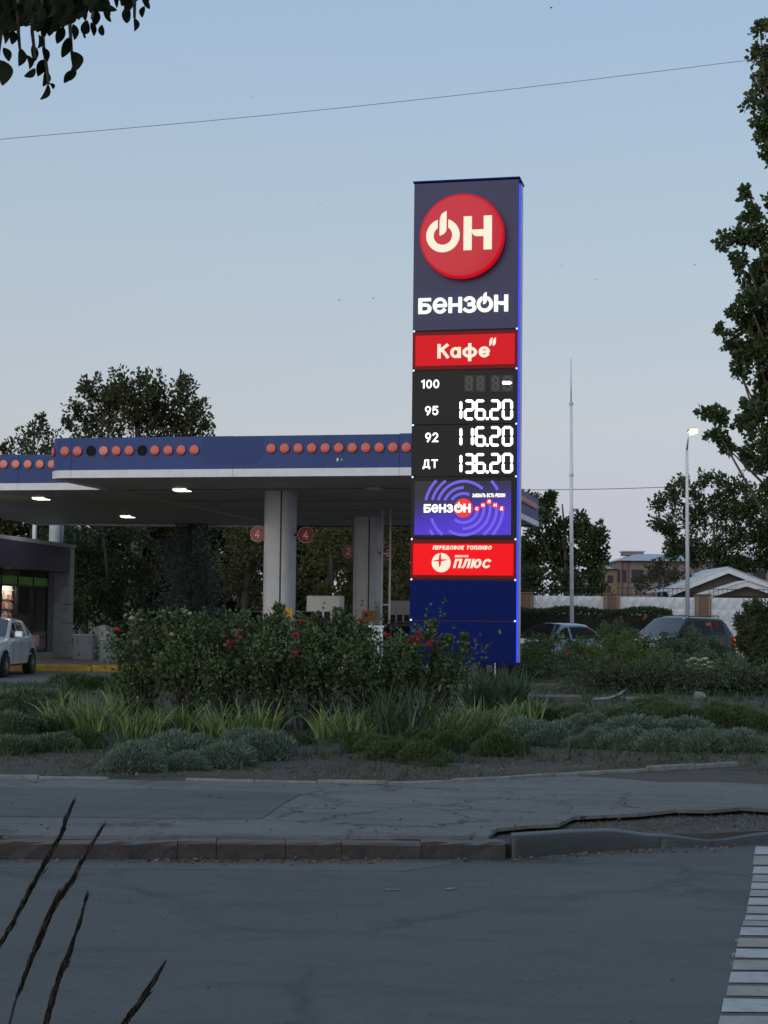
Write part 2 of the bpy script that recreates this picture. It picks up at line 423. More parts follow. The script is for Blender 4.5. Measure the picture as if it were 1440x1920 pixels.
def letters(s, x, z, h, mat, parent, name='letter', t=.18, gap=.16, width=None, y0=-.01, y1=0., shear=0.):
    w = text_width(s, h, t, gap); k = (width / w) if width else 1.0; cx = 0
    for ch in s:
        if ch == ' ': cx += h * .35 + gap * h; continue
        lw = G[ch][0] * (h - t * h) + t * h
        text(ch, x + cx * k, z, h, t=t, width=lw * k, y0=y0, y1=y1, shear=shear).build(name, mat, parent); cx += lw + gap * h
def text(s, x, z, h, t=.18, gap=.16, width=None, y0=-.01, y1=0., shear=0., M=None, xs=1.0, baseext=0.):
    """letters starting at local x, baseline z, height h, facing -y; width fits them to a length"""
    mb = MB(); k = 1.0
    w = text_width(s, h, t, gap)
    if width: k = width / w
    Mx = (M or Matrix.Identity(4)) @ Matrix.Translation((x, 0, z)) @ Matrix(((k, 0, shear, 0), (0, 1, 0, 0), (0, 0, 1, 0), (0, 0, 0, 1)))
    cx = 0; q = 0
    for ch in s:
        if ch == ' ': cx += h * .35 + gap * h; continue
        gw, st = G[ch]
        for pl in st:
            pp = [(cx + t * h / 2 + a * (h - t * h), t * h / 2 + b * (h - t * h)) for a, b in pl]
            stroke(mb, pp, t * h, y0 - .0006 * q, y1, Mx); q = (q + 1) % 7
        cx += gw * (h - t * h) + t * h + gap * h
    return mb

ES = 1.0 / 2 ** EXPOSURE
# ------------------------------------------------------------------ ground, road, pavement, bed
def asphalt(name, col, crack=0., cs=1.2, bump=.35, patch=.25, worn=None):
    m, t, b = _new(name)
    big = _noise(t, .6, 5, .6); fine = _noise(t, 55, 3, .8); mid = _noise(t, 7, 5, .7)
    c = _ramp(t, big.outputs[0], [(.3, tuple(x * (1 - patch) for x in col)), (.7, tuple(x * (1 + patch) for x in col))])
    c = _mix(t, _ramp(t, fine.outputs[0], [(.35, 0.), (.62, .55)]), c, tuple(x * 1.7 for x in col))
    c = _mix(t, _ramp(t, mid.outputs[0], [(.5, 0.), (.8, .6)]), c, worn or tuple(x * .6 for x in col))
    st_ = _noise(t, 2.2, 6, .75, stretch=(.45, 1.6, 1))
    c = _mix(t, _ramp(t, st_.outputs[0], [(.50, 0.), (.66, min(1., patch * 3.2))]), c, tuple(x * .55 for x in col))
    hsrc = fine.outputs[0]
    if crack:
        tc = t.nodes.new('ShaderNodeTexCoord'); nz = _noise(t, 1.6, 5, .7)
        add = t.nodes.new('ShaderNodeVectorMath'); add.operation = 'MULTIPLY_ADD'; add.inputs[1].default_value = (.95,) * 3
        t.links.new(nz.outputs[1], add.inputs[0]); t.links.new(tc.outputs['Object'], add.inputs[2])
        vo = t.nodes.new('ShaderNodeTexVoronoi'); vo.feature = 'DISTANCE_TO_EDGE'; vo.inputs['Scale'].default_value = cs
        t.links.new(add.outputs[0], vo.inputs['Vector'])
        ed = _ramp(t, vo.outputs['Distance'], [(0., 1.), (.032, 0.)])
        gate = _ramp(t, _noise(t, .55, 2).outputs[0], [(.42, 0.), (.58, crack)])
        mul = t.nodes.new('ShaderNodeMath'); mul.operation = 'MULTIPLY'; t.links.new(ed, mul.inputs[0]); t.links.new(gate, mul.inputs[1])
        c = _mix(t, mul.outputs[0], c, tuple(x * .14 for x in col))
        sb = t.nodes.new('ShaderNodeMath'); sb.operation = 'SUBTRACT'; t.links.new(fine.outputs[0], sb.inputs[0]); t.links.new(mul.outputs[0], sb.inputs[1]); hsrc = sb.outputs[0]
    t.links.new(c, b.inputs['Base Color']); b.inputs['Roughness'].default_value = .8
    bp = t.nodes.new('ShaderNodeBump'); bp.inputs['Strength'].default_value = bump; bp.inputs['Distance'].default_value = .015
    t.links.new(hsrc, bp.inputs['Height']); t.links.new(bp.outputs[0], b.inputs['Normal'])
    return m
road_m = asphalt('road_asphalt', (.073, .076, .072), .45, .35, bump=.45, patch=.16, worn=(.060,.063,.060))
walk_m = asphalt('old_pavement_asphalt', (.130, .129, .121), .95, 1.1, .9, .22)
patch_m = asphalt('patched_asphalt', (.090, .091, .085), .3, 2.2, .9, .15)
fore_m = asphalt('forecourt_asphalt', (.12, .12, .118), .3, .5, .3, .2)
soil_m = asphalt('bed_soil', (.062, .052, .040), 0, bump=1.0, patch=.35, worn=(.030, .026, .020))
verge_m = asphalt('verge_gravel', (.060, .055, .048), 0, bump=1.0, patch=.35, worn=(.04, .042, .028))
ground_m = asphalt('distant_ground', (.055, .058, .040), 0, bump=.3, patch=.3)

def struct(o): o['kind'] = 'structure'; return o
mb = MB(); mb.slab([(-900, -60), (900, -60), (900, 1800), (-900, 1800)], -.4, -.06); struct(mb.build('ground', ground_m))
K0 = gnd(0, 1612); K1 = gnd(952, 1612); kd = (K1 - K0).normalized()
newk = [(960, 1611), (1045, 1603), (1130, 1596), (1240, 1590), (1340, 1588), (1440, 1583), (1700, 1578)]
NK = [gnd(*p) for p in newk]
KL = K0 - kd * 9
mb = MB(); mb.slab([(-40, 3.6), (40, 3.6), (40, NK[-1].y + .4), (NK[-1].x + .1, NK[-1].y + .2)] + [(p.x, p.y + .12) for p in reversed(NK[:-1])] + [(K1.x, K1.y + .12), (KL.x, KL.y + .12), (-40, KL.y + .4)], -.05, 0.0)
road = struct(mb.build('road', road_m))
mb = MB(); mb.slab([(-40, -30), (40, -30), (40, 3.6), (-40, 3.6)], -.05, .05); struct(mb.build('near_verge', verge_m))
# gutter strip of dusty lighter asphalt along the kerb
mb = MB(); a = gnd(-60, 1634); b_ = gnd(760, 1634)
mb.slab([(KL.x, a.y), (b_.x, b_.y), (b_.x + .5, K1.y - .02), (K1.x - .3, K1.y - .005), (KL.x, KL.y - .005)], -.01, .004)
struct(mb.build('gutter', asphalt('dusty_gutter', (.088, .087, .084), 0, bump=.3, patch=.15)))
mb = MB(); mb.slab([(-60, 30), (60, 30), (60, 69), (-60, 69)], -.055, 0.0); struct(mb.build('forecourt', fore_m))

SZ = .135
kbx = lambda p, d: (p.x, p.y + d)
edge_px = [(-200, 1457), (0, 1460), (150, 1461), (560, 1468), (720, 1470), (900, 1465), (1100, 1450), (1385, 1433)]
EP = [gnd(x, y, SZ) for x, y in edge_px]
back = [gnd(*p, SZ) for p in [(1620, 1484), (1440, 1471), (1330, 1466), (1240, 1467), (1150, 1459), (1075, 1455)]]
frt = [gnd(*p, SZ) for p in [(925, 1570), (932, 1553), (990, 1547), (1046, 1545), (1075, 1531), (1130, 1528), (1200, 1525), (1265, 1518), (1330, 1519), (1390, 1514), (1440, 1517), (1620, 1515)]]
mb = MB()
poly = [(KL.x, KL.y + .15), (K1.x - .12, K1.y + .15)] + [(p.x, p.y) for p in frt[1:]] + [(p.x, p.y) for p in back] + [(p.x, p.y + .01) for p in reversed(EP[:-2])] + [(KL.x, EP[0].y)]
mb.slab(poly, .110, SZ); struct(mb.build('pavement', walk_m))
pp = [gnd(*p, SZ) for p in [(-60, 1535), (0, 1531), (150, 1533), (330, 1536), (490, 1536), (530, 1508), (565, 1489), (480, 1486), (300, 1481), (120, 1479), (-60, 1477)]]
mb = MB(); mb.slab([(p.x, p.y) for p in pp], SZ - .02, SZ + .006); struct(mb.build('pavement_patch', patch_m))
mb = MB(); vr = [(p.x, p.y + .1) for p in NK]
mb.slab([(K1.x - .25, K1.y + .13)] + vr + [(NK[-1].x, 13.2), (K1.x - .25, 13.0)], -.03, .084); struct(mb.build('roadside_verge', verge_m))

# kerb stones (old concrete, uneven) and the smooth new kerb
rk = random.Random(5)
def pale_top(m, col):  # mixes up-facing kerb faces towards a paler colour
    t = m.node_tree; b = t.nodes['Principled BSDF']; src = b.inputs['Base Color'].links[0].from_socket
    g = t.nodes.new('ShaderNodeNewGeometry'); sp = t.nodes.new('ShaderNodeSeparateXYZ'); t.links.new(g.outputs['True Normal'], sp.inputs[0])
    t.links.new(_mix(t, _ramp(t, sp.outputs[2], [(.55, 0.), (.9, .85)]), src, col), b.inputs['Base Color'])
pale_top(kerb_old, (.14, .145, .14)); pale_top(kerb_new, (.085, .092, .095))
def kstone(p, q, h0, h1, w, jit, mat, name, parent, z0=-.05, bevel=.015, rough=0.):
    d = (q - p); n = max(2, int(d.length / .09)); nn = Vector((-d.y, d.x, 0)).normalized()
    vs = []; L = n + 1
    for i in range(L):
        t = i / n; c = p + d * t; h = h0 + (h1 - h0) * t
        j = lambda s=1: rk.uniform(-jit, jit) * s
        sec = [(0 + j(), z0), (0 + j(.6), h * .5), (0 + j(.6), h - bevel + j(.5)), (bevel + j(.3), h + j(.4)), (w, h + j(.3)), (w, z0)]
        for (o, z) in sec: v = c + nn * o; vs.append((v.x, v.y, z))
    fs = []; k = 6
    for i in range(n):
        for s in range(k - 1): fs.append((i * k + s, i * k + s + 1, i * k + k + s + 1, i * k + k + s))
    fs += [tuple(range(k - 1, -1, -1)), tuple(range(n * k, n * k + k))]
    o = MB().add(vs, fs).build(name, mat, parent); return o
kerb = struct(empty('kerb', KL))
def under(o, root):  # geometry was written in world axes
    for v in o.data.vertices: v.co -= root.location
    return o
cuts = [-1500, -1150, -820, -500, -110, 332, 405, 535, 640, 790, 948]
for a, b in zip(cuts[:-1], cuts[1:]):
    p = K0 + kd * ((gnd(a, 1612).x - K0.x) / kd.x); q = K0 + kd * ((gnd(b, 1612).x - K0.x) / kd.x)
    g_ = kd * .0018; h = .118 + rk.uniform(-.008, .008) + (.0 if a > 330 else -.008) 
    j = .006 if 330 < a < 780 else .016
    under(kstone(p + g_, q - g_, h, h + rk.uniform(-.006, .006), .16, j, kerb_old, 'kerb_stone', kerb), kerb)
hts = [.155, .150, .140, .085, .045, .075, .10]
for i in range(len(NK) - 1):
    pass
nkerb = struct(empty('smooth_kerb', NK[0]))
segs = [(0, 3), (3, 4), (4, 6)]
def smooth_kerb(i0, i1):
    P = []; H = []
    for i in range(i0, i1):
        for k in range(7):
            t = k / 7; P.append(NK[i].lerp(NK[i + 1], t)); u = t * t * (3 - 2 * t); H.append(hts[i] * (1 - u) + hts[i + 1] * u)
    P.append(NK[i1]); H.append(hts[i1]); vs = []; k = 8
    for i, p in enumerate(P):
        h = H[i]; r = min(.03, h * .4)
        for o, z in [(0, -.05), (0.004, h * .6), (.010, h - r), (.010 + r * .35, h - r * .3), (.012 + r, h), (.13, h), (.15, h - .02), (.15, -.05)]:
            vs.append((p.x, p.y + o, z))
    fs = []
    for i in range(len(P) - 1):
        for s in range(k - 1): fs.append((i * k + s, i * k + s + 1, i * k + k + s + 1, i * k + k + s))
    fs += [tuple(range(k - 1, -1, -1)), tuple(range((len(P) - 1) * k, len(P) * k))]
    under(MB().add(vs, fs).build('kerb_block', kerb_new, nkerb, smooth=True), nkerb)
for s in segs: smooth_kerb(*s)
# thin edging blocks between pavement and bed
edg = struct(empty('bed_edging', EP[1]))
def along(pts):
    L = [0]
    for a, b in zip(pts[:-1], pts[1:]): L.append(L[-1] + (b - a).length)
    def f(s):
        for i in range(len(pts) - 1):
            if s <= L[i + 1] or i == len(pts) - 2:
                return pts[i].lerp(pts[i + 1], (s - L[i]) / (L[i + 1] - L[i]))
    return f, L[-1]
f_, LL = along(EP); s = 0.0
while s < LL - .1:
    ln = min(rk.uniform(.55, .68), LL - s); p = f_(s + .006); q = f_(s + ln - .006); s += ln
    if .95 < (p.x - EP[1].x) < 1.0: continue
    h = SZ + rk.uniform(.012, .034)
    dz = Vector((0, rk.uniform(-.008, .008), 0))
    under(kstone(p + dz, q + dz, h, h + rk.uniform(-.006, .006), .055, .003, edging_m, 'edging_block', edg, z0=0.0, bevel=.006), edg)

# bed soil as a height field
nx, ny = 190, 130; X = np.linspace(-17, 19, nx); Y = np.concatenate([np.linspace(13.2, 20, 70), np.linspace(20.2, 38, ny - 70)])
V = np.array([(x, y, bedz(x, y)) for y in Y for x in X])
rg = np.random.default_rng(3); V[:, 2] += rg.normal(size=len(V)) * .004
_front = V[:, 1] < 14.9
for k in np.where(_front)[0]: V[k, 2] = min(V[k, 2], SZ - .022)
F_ = np.array([(j * nx + i, j * nx + i + 1, (j + 1) * nx + i + 1, (j + 1) * nx + i) for j in range(ny - 1) for i in range(nx - 1)])
struct(link('soil', np_mesh('soil', V, F_, soil_m, smooth=True)))

# zebra crossing: white and yellow painted bars, each its own sheet on the road
zw = paint('worn_white_road_paint', (.38, .395, .39), .6, var=.12, scale=4, dirt=((.12, .125, .13), 14, .55))
zy = paint('worn_yellow_road_paint', (.29, .275, .24), .6, var=.12, scale=4, dirt=((.12, .12, .12), 14, .6))
zb = struct(empty('zebra_crossing', gnd(1420, 1700)))
bars = [(143, 222, 945), (238, 325, 930), (345, 415, 926), (430, 495, 918), (507, 568, 906), (578, 640, 893), (657, 727, 878), (742, 812, 864), (832, 878, 845), (885, 935, 822), (952, 1030, 798), (1060, 1145, 772), (1168, 1255, 752), (1280, 1375, 724), (1398, 1505, 696), (1535, 1635, 668), (1665, 1795, 625), (1835, 1950, 588), (1985, 2120, 545), (2160, 2310, 500)]
for k, (y0, y1, xl) in enumerate(bars):
    sc_ = 5.335; xl_ = 1240 + xl / sc_
    ya, yb = 1560 + y0 / sc_, 1560 + y1 / sc_
    dx = (yb - ya) * .2
    q = [gnd(xl_, ya, .004), gnd(xl_ - dx, yb, .004)]
    d = Vector((4.2, 0.02, 0))
    pts = [q[1], q[1] + d, q[0] + d, q[0]]
    n = 26; vs = []
    for i in range(n + 1): v = q[1].lerp(q[1] + d, i / n); vs.append((v.x, v.y + rk.uniform(-.004, .004), .004))
    for i in range(n, -1, -1): v = q[0].lerp(q[0] + d, i / n); vs.append((v.x, v.y + rk.uniform(-.004, .004), .004))
    under(MB().add(vs, [tuple(range(len(vs)))]).build('white_bar' if k % 2 == 0 else 'yellow_bar', zw if k % 2 == 0 else zy, zb), zb)
for k, (x, y, w, h) in enumerate([(733, 1668, 55, 5), (842, 1666, 42, 8), (1276, 1672, 12, 3), (1395, 1647, 14, 2), (1380, 1762, 10, 10), (1375, 1790, 10, 14), (1372, 1808, 9, 16)]):
    c = gnd(x, y, .004); vs = []
    for i in range(9):
        t = 2 * math.pi * i / 9; r = rk.uniform(.25, 1.1); p = gnd(x + math.cos(t) * w * .5 * r, y + math.sin(t) * h * .5 * r, .004); vs.append((p.x, p.y, .004))
    under(MB().add(vs, [tuple(range(9))]).build('paint_scrap', paint('faint_road_paint', (.17, .175, .18), .7, var=.3, scale=30), zb), zb)

# ------------------------------------------------------------------ the price sign
YAW = -math.radians(12.5)
TY = 30.0; tx = at(870, 1157, TY).x; tzb = bedz(tx, TY)
TF = Frame((tx, TY, tzb), YAW)
T = empty('price_sign', TF.o, 'tall navy price totem with lit red round logo standing in the flower bed', 'sign', yaw=YAW)
FYP = -.30
def tp(px, py, c=FYP): h = TF.hit(px, py, c); return h.x, h.z
TL, TR = tp(772, 790)[0], tp(970, 790)[0]
tz = lambda py, c=FYP: tp(870, py, c)[1]
ztop, zbot = tz(339), tz(1242)
led_m = glow('blue_led_strip', (.01, .03, 1.0), 1.5 * ES)
lamp_w = glow('white_lit_clip', (.6, .75, 1.0), 1.3 * ES)
cream = glow('cream_lit_letter', (.84, .77, .60), 1.0 * ES, base=(.2, .19, .16))
wlit = glow('white_lit_letter', (1.0, 1.0, .86), 1.0 * ES, base=(.3, .3, .27))
red_lit = glow('red_lit_face', (.56, .003, .008), 1.0 * ES, base=(.14, .004, .006), rough=.4)
red_lit2 = glow('bright_red_lit_face', (.82, .002, .006), 1.0 * ES, base=(.15, .004, .006), rough=.4)
red_dim = glow('dark_red_border', (.080, .001, .003), 1.0 * ES, base=(.06, .004, .005), rough=.35)
red_logo = glow('red_logo_face', (.40, .012, .022), 1.0 * ES, base=(.24, .035, .045), rough=.12)
red_rim = glow('red_logo_rim', (.50, .002, .006), 1.0 * ES, base=(.14, .004, .006), rough=.3)
MB().box(TL + .03, TR - .05, -.245, .245, zbot + .02, ztop - .03).build('core', black_m, T)
MB().box(TR - .048, TR - .02, -.235, .02, zbot + .02, ztop - .04).build('led_strip', led_m, T)
MB().box(TL + .002, TL + .028, -.235, .02, zbot + .02, ztop - .04).build('led_strip', led_m, T)
MB().bev(TL - .005, TR + .005, .03, .30, zbot, ztop - .0, .012).build('rear_cladding', paint('pale_rear_cladding', (.55, .57, .66), .4), T)
MB().box(TL - .02, TR + .02, -.32, .33, ztop + .0, ztop + .03).build('top_cap', dark_blue, T)
MB().box(TL + .02, TR - .02, -.27, .27, zbot - .045, zbot - .002).build('bottom_frame', dark_blue, T)
seams = [339, 619, 693, 796, 894, 1011, 1087, 1163.5, 1242]
mats = [navy_panel, None, black_plastic, black_plastic, black_plastic, None, dark_blue, dark_blue]
for k in range(8):
    z1, z0 = tz(seams[k]) - .014, tz(seams[k + 1]) + .014
    m_ = mats[k] or red_dim
    nm = ['logo_panel', 'cafe_panel', 'price_panel', 'price_panel', 'screen_panel', 'fuel_panel', 'blank_panel', 'blank_panel'][k]
    P_ = MB().bev(TL, TR, -.30, -.25, z0, z1, .006).build(nm, m_, T)
    if k in (1, 5):
        MB().bev(TL + .055, TR - .055, -.312, -.299, z0 + .07, z1 - .07, .008).build('lit_face', red_lit if k == 1 else red_lit2, P_)
    if k == 4: screen_panel = P_
    if k == 1: cafe = P_
    if k == 2: price1 = P_
    if k == 3: price2 = P_
    if k == 5: plus = P_
    if k == 0: logo = P_
    if k < 7:
        for x in (TL + .03, TR - .018):
            MB().lathe([(.0, -.012), (.016, -.010), (.018, .0), (.016, .012), (0, .014)], 10, Matrix.Translation((x, -.315, z0 - .014)) @ Matrix.Rotation(math.pi / 2, 4, 'X'), cap=False).build('clip_lamp', lamp_w, T, smooth=True)
# legs under the sign
for a in (TR - .75, TR - .30, TL + .30): MB().box(a, a + .13, -.02, .18, -.1, zbot - .046).build('leg', black_m, T)
x, z = tp(928, 1243); MB().tube([(x, -.28, z), (x + .005, -.28, z - .25), (x + .03, -.27, -.1)], .012, 6).build('conduit', alum, T)
MB().add([Vector((TR - .5, .1, zbot - .04)), Vector((TR - .1, .1, zbot - .04)), Vector((TR + .02, .1, -.1)), Vector((TR - .42, .1, -.1)), Vector((TR - .5, .13, zbot - .04)), Vector((TR - .1, .13, zbot - .04)), Vector((TR + .02, .13, -.1)), Vector((TR - .42, .13, -.1))], [(0, 1, 2, 3), (4, 7, 6, 5), (0, 4, 5, 1), (1, 5, 6, 2), (2, 6, 7, 3), (3, 7, 4, 0)]).build('gusset', black_m, T)

def power_o(mb, cx, cz, u, y0, y1, t=70.0):
    """open ring with a leaf-shaped bar through the gap; u metres per drawing unit"""
    M = Matrix.Identity(4)
    ro, ri = 123 + t / 2, 123 - t / 2; n = 36; vs = []
    ao = math.degrees(math.acos(50 / ro)); ai = math.degrees(math.acos(50 / ri))
    for i in range(n + 1):
        f = i / n; a = math.radians((180 - ao) + (180 + 2 * ao) * f); b = math.radians((180 - ai) + (180 + 2 * ai) * f)
        for y in (y0, y1):
            vs.append((cx + ro * u * math.cos(a), y, cz + ro * u * math.sin(a))); vs.append((cx + ri * u * math.cos(b), y, cz + ri * u * math.sin(b)))
    fs = []
    for i in range(n):
        p, q = 4 * i, 4 * i + 4; fs += [(p, p + 1, q + 1, q), (p + 2, q + 2, q + 3, p + 3), (p, q, q + 2, p + 2), (p + 1, p + 3, q + 3, q + 1)]
    fs += [(0, 2, 3, 1), (4 * n, 4 * n + 1, 4 * n + 3, 4 * n + 2)]
    mb.add(vs, fs)
    bar = [(-32, 0), (-32, 130), (-29, 165), (-18, 195), (2, 215), (33, 230), (33, 60), (28, 38), (12, 18), (-10, 6)]
    mb.prism([(cx + a * u, cz + b * u) for a, b in bar], y0 - .0004, y1, M)
def hletter(mb, x, z, u, y0, y1, w=265.0, h=318.0, st=77.0):
    M = Matrix.Identity(4)
    mb.prism([(x, z), (x + st * u, z), (x + st * u, z + h * u), (x, z + h * u)], y0, y1, M)
    mb.prism([(x + (w - st) * u, z), (x + w * u, z), (x + w * u, z + h * u), (x + (w - st) * u, z + h * u)], y0, y1, M)
    mb.prism([(x + (st + 1) * u, z + .6 * h * u), (x + (st + 1) * u, z + .53 * h * u), (x + (st + 12) * u, z + .45 * h * u), (x + (st + 40) * u, z + .405 * h * u), (x + (w - st - 1) * u, z + .4 * h * u), (x + (w - st - 1) * u, z + .6 * h * u)], y0 - .0004, y1, M)
z1p = lambda X_, Y_: tp(740 + X_ / 5.052, 320 + Y_ / 5.052)
cx, cz = z1p(650, 637); u = (z1p(1055, 635)[0] - z1p(258, 635)[0]) / 797.0; R = 397 * u
d_ = MB().lathe([(R * .99, 0), (R, .02), (R, .14), (R * .985, .155), (R * .955, .160)], 64, Matrix.Translation((cx, -.345, cz)) @ Matrix.Rotation(math.pi / 2, 4, 'X')).build('round_logo', red_rim, logo, smooth='auto')
MB().lathe([(R * .953, .0), (R * .953, .165), (R * .94, .168)], 64, Matrix.Translation((cx, -.345, cz)) @ Matrix.Rotation(math.pi / 2, 4, 'X')).build('logo_face', red_logo, logo, smooth='auto')
MB().lathe([(R * .9, 0), (R * .9, .045)], 48, Matrix.Translation((cx, -.30, cz)) @ Matrix.Rotation(math.pi / 2, 4, 'X')).build('logo_halo', led_m, logo)
yL = -.345 - .168; mbx = MB()
ox, oz = z1p(477, 640); power_o(mbx, ox, oz, u, yL - .012, yL); mbx.build('logo_letter', cream, logo); mbx = MB()
hx, hz = z1p(670, 779); hletter(mbx, hx, hz, u, yL - .012, yL)
mbx.build('logo_letter', cream, logo)
# the word under it
def word(mb, X0, X1, Y0, Y1, conv, y0, y1, chars='БEНЗ', t=.27):
    pass
hh = z1p(300, 1190)[1] - z1p(300, 1350)[1]
mbx = MB()
for ch, xa, xb, ya, yb in [('Б', 228, 352, 1210, 1360), ('E', 364, 500, 1204, 1358), ('Н', 512, 640, 1200, 1350), ('З', 652, 776, 1192, 1350)]:
    x0, za = z1p(xa, yb); x1, zb_ = z1p(xb, ya)
    text(ch, x0, za, zb_ - za, t=.185, width=x1 - x0, y0=-.35, y1=-.30).build('letter', wlit, logo)
mbx = MB()
ox, oz = z1p(856, 1266); power_o(mbx, ox, oz, u * .485, -.35, -.30, t=66); mbx.build('letter', wlit, logo); mbx = MB()
x0, za = z1p(944, 1338); hletter(mbx, x0, za, u * .49, -.35, -.30, st=72)
mbx.build('letter', wlit, logo)
# cafe
x0, za = z1p(407, 1780); x1, zb_ = z1p(905, 1632)
letters('Кафе', x0, za, zb_ - za, cream, cafe, t=.19, gap=.09, width=x1 - x0, y0=-.33, y1=-.312)
for a in (0, 33):
    q = [z1p(900 + a, 1660), z1p(902 + a, 1600), z1p(926 + a, 1580), z1p(928 + a, 1632)]
    q = [z1p(898 + a, 1662), z1p(900 + a, 1612), z1p(908 + a, 1594), z1p(928 + a, 1580), z1p(926 + a, 1632), z1p(918 + a, 1650)]
    MB().prism(q[::-1], -.33, -.312).build('quote_mark', cream, cafe)
# price rows
z2p = lambda X_, Y_: tp(750 + X_ / 5.76, 690 + Y_ / 5.76)
dig_m = glow('price_digit_led', (1.0, 1.0, .93), 2.4 * ES)
name_m = glow('fuel_name_led', (1.0, .98, .88), 1.25 * ES)
off_m = paint('unlit_segment', (.008, .008, .008), .3)
for s_, xa, xb, ya, yb, par in [('100', 230, 425, 125, 222, price1), ('95', 270, 415, 410, 512, price1), ('92', 272, 415, 697, 802, price2), ('ДТ', 246, 410, 988, 1082, price2)]:
    x0, za = z2p(xa, yb); x1, zb_ = z2p(xb, ya)
    text(s_, x0, za, zb_ - za, t=.16, gap=.15, width=x1 - x0, y0=-.312, y1=-.30).build('fuel_name', name_m, par)
SEG = {'0': 'abcdef', '1': 'ef', '2': 'abged', '3': 'abgcd', '6': 'afgedc', '-': 'g', '8': 'abcdefg'}
def seven(ch, X0, X1, Y0, Y1, mat, par, nm, t=30, y0=-.318, every=None):
    h = t / 2; mx = (Y0 + Y1) / 2; mbs = MB()
    S = {'a': (X0 + h, Y0 + h, X1 - h, Y0 + h), 'd': (X0 + h, Y1 - h, X1 - h, Y1 - h), 'g': (X0 + h, mx, X1 - h, mx), 'f': (X0 + h, Y0 + h, X0 + h, mx), 'e': (X0 + h, mx, X0 + h, Y1 - h), 'b': (X1 - h, Y0 + h, X1 - h, mx), 'c': (X1 - h, mx, X1 - h, Y1 - h)}
    for q_ in (every or SEG[ch]):
        xa, ya, xb, yb = S[q_]; ln = math.hypot(xb - xa, yb - ya); dx, dy = (xb - xa) / ln, (yb - ya) / ln; g = 1
        pts = []
        for a, b in [(g, 0), (g + h, -h), (ln - g - h, -h), (ln - g, 0), (ln - g - h, h), (g + h, h)]:
            pts.append(z2p(xa + dx * a - dy * b, ya + dy * a + dx * b))
        mbs.prism(pts, y0, -.299)
    return mbs.build(nm, mat, par)
for (ya, yb, s_, par) in [(342, 562, ['1', '2', '6', '2', '0'], price1), (632, 848, ['1', '1', '6', '2', '0'], price2), (922, 1138, ['1', '3', '6', '2', '0'], price2)]:
    xs = [(645, 745), (692, 806), (810, 926), (968, 1084), (1102, 1220)]
    for i, ch in enumerate(s_):
        xa, xb = xs[i]
        if ch == '1' and i == 1: xa, xb = 768, 880
        sh = -(i - 2) * 1.5
        seven(ch, xa, xb, ya + sh, yb + sh, dig_m, par, 'digit', t=27)
    q = [z2p(930, yb - 28), z2p(956, yb - 28), z2p(956, yb - 2), z2p(930, yb - 2)]
    MB().prism(q, -.318, -.299).build('decimal_point', dig_m, par)
q = [z2p(645, 70), z2p(1215, 55), z2p(1215, 255), z2p(645, 270)]
for xa, xb in [(700, 795), (822, 918), (985, 1080), (1102, 1220)]:
    fr = [z2p(xa - 6, 78), z2p(xb + 6, 78), z2p(xb + 6, 256), z2p(xa - 6, 256)]
    MB().prism(fr, -.306, -.299).build('unlit_digit_module', paint('unlit_module', (.016, .017, .016), .5), price1)
    seven('8', xa + 8, xb - 8, 86, 248, off_m, price1, 'unlit_digit', t=26, y0=-.309)
MB().prism([z2p(1104, 160), z2p(1112, 143), z2p(1190, 143), z2p(1214, 160), z2p(1190, 178), z2p(1112, 178)], -.318, -.299).build('dash', dig_m, price1)
# screen with moving picture of the brand arcs
z8p = lambda X_, Y_: tp(760 + X_ / 6.545, 890 + Y_ / 6.545)
m, t, b = _new('display_picture')
tc = t.nodes.new('ShaderNodeTexCoord'); sx = t.nodes.new('ShaderNodeSeparateXYZ'); t.links.new(tc.outputs['Generated'], sx.inputs[0])
ma = t.nodes.new('ShaderNodeMath'); ma.operation = 'MULTIPLY_ADD'; ma.inputs[1].default_value = -1.15; ma.inputs[2].default_value = .98; t.links.new(sx.outputs[2], ma.inputs[0])
mc = t.nodes.new('ShaderNodeMath'); mc.operation = 'MULTIPLY_ADD'; mc.inputs[1].default_value = .45; t.links.new(sx.outputs[0], mc.inputs[0]); t.links.new(ma.outputs[0], mc.inputs[2])
cr = _ramp(t, mc.outputs[0], [(.18, (.022, .022, .032)), (.42, (.030, .026, .12)), (.70, (.055, .030, .42)), (1.0, (.075, .035, .62))])
t.links.new(cr, b.inputs['Emission Color']); b.inputs['Emission Strength'].default_value = 1.0 * ES; b.inputs['Base Color'].default_value = (.01, .01, .012, 1); b.inputs['Roughness'].default_value = .35; b.inputs['Specular IOR Level'].default_value = .15
a0 = z8p(110, 740); a1 = z8p(1300, 75)
SCR = MB().box(a0[0], a1[0], -.306, -.299, a0[1], a1[1]).build('display', m, screen_panel)
arcm = glow('display_arc', (.16, .11, .80), 1.0 * ES, base=(.02, .02, .05))
us = (z8p(1300, 400)[0] - z8p(110, 400)[0]) / 1190.; ccx, ccz = z8p(715, 410)
mbx = MB()
for k, (r, t0, t1) in enumerate([(476, 166, 137), (398, 163, 126), (326, 160, 48), (250, 154, 94), (177, 140, 72), (470, 42, 30), (175, -122, -10), (250, -88, -2), (326, -120, 3), (405, -50, -2), (480, -40, -6), (412, 200, 229), (492, 215, 219)]):
    stroke(mbx, [(ccx + r * us * math.cos(math.radians(a)), ccz + r * us * math.sin(math.radians(a))) for a in np.linspace(t0, t1, 16)], 34 * us, -.3075 - .0003 * (k % 3), -.305, Matrix.Identity(4))
tag(mbx.build('display_arcs', arcm, SCR), kind='stuff')
scr_red = glow('display_red', (.80, .03, .02), 1.0 * ES, base=(.3, .02, .02)); scr_w = glow('display_white', (1.0, .96, .85), 1.1 * ES)
mbx = MB()
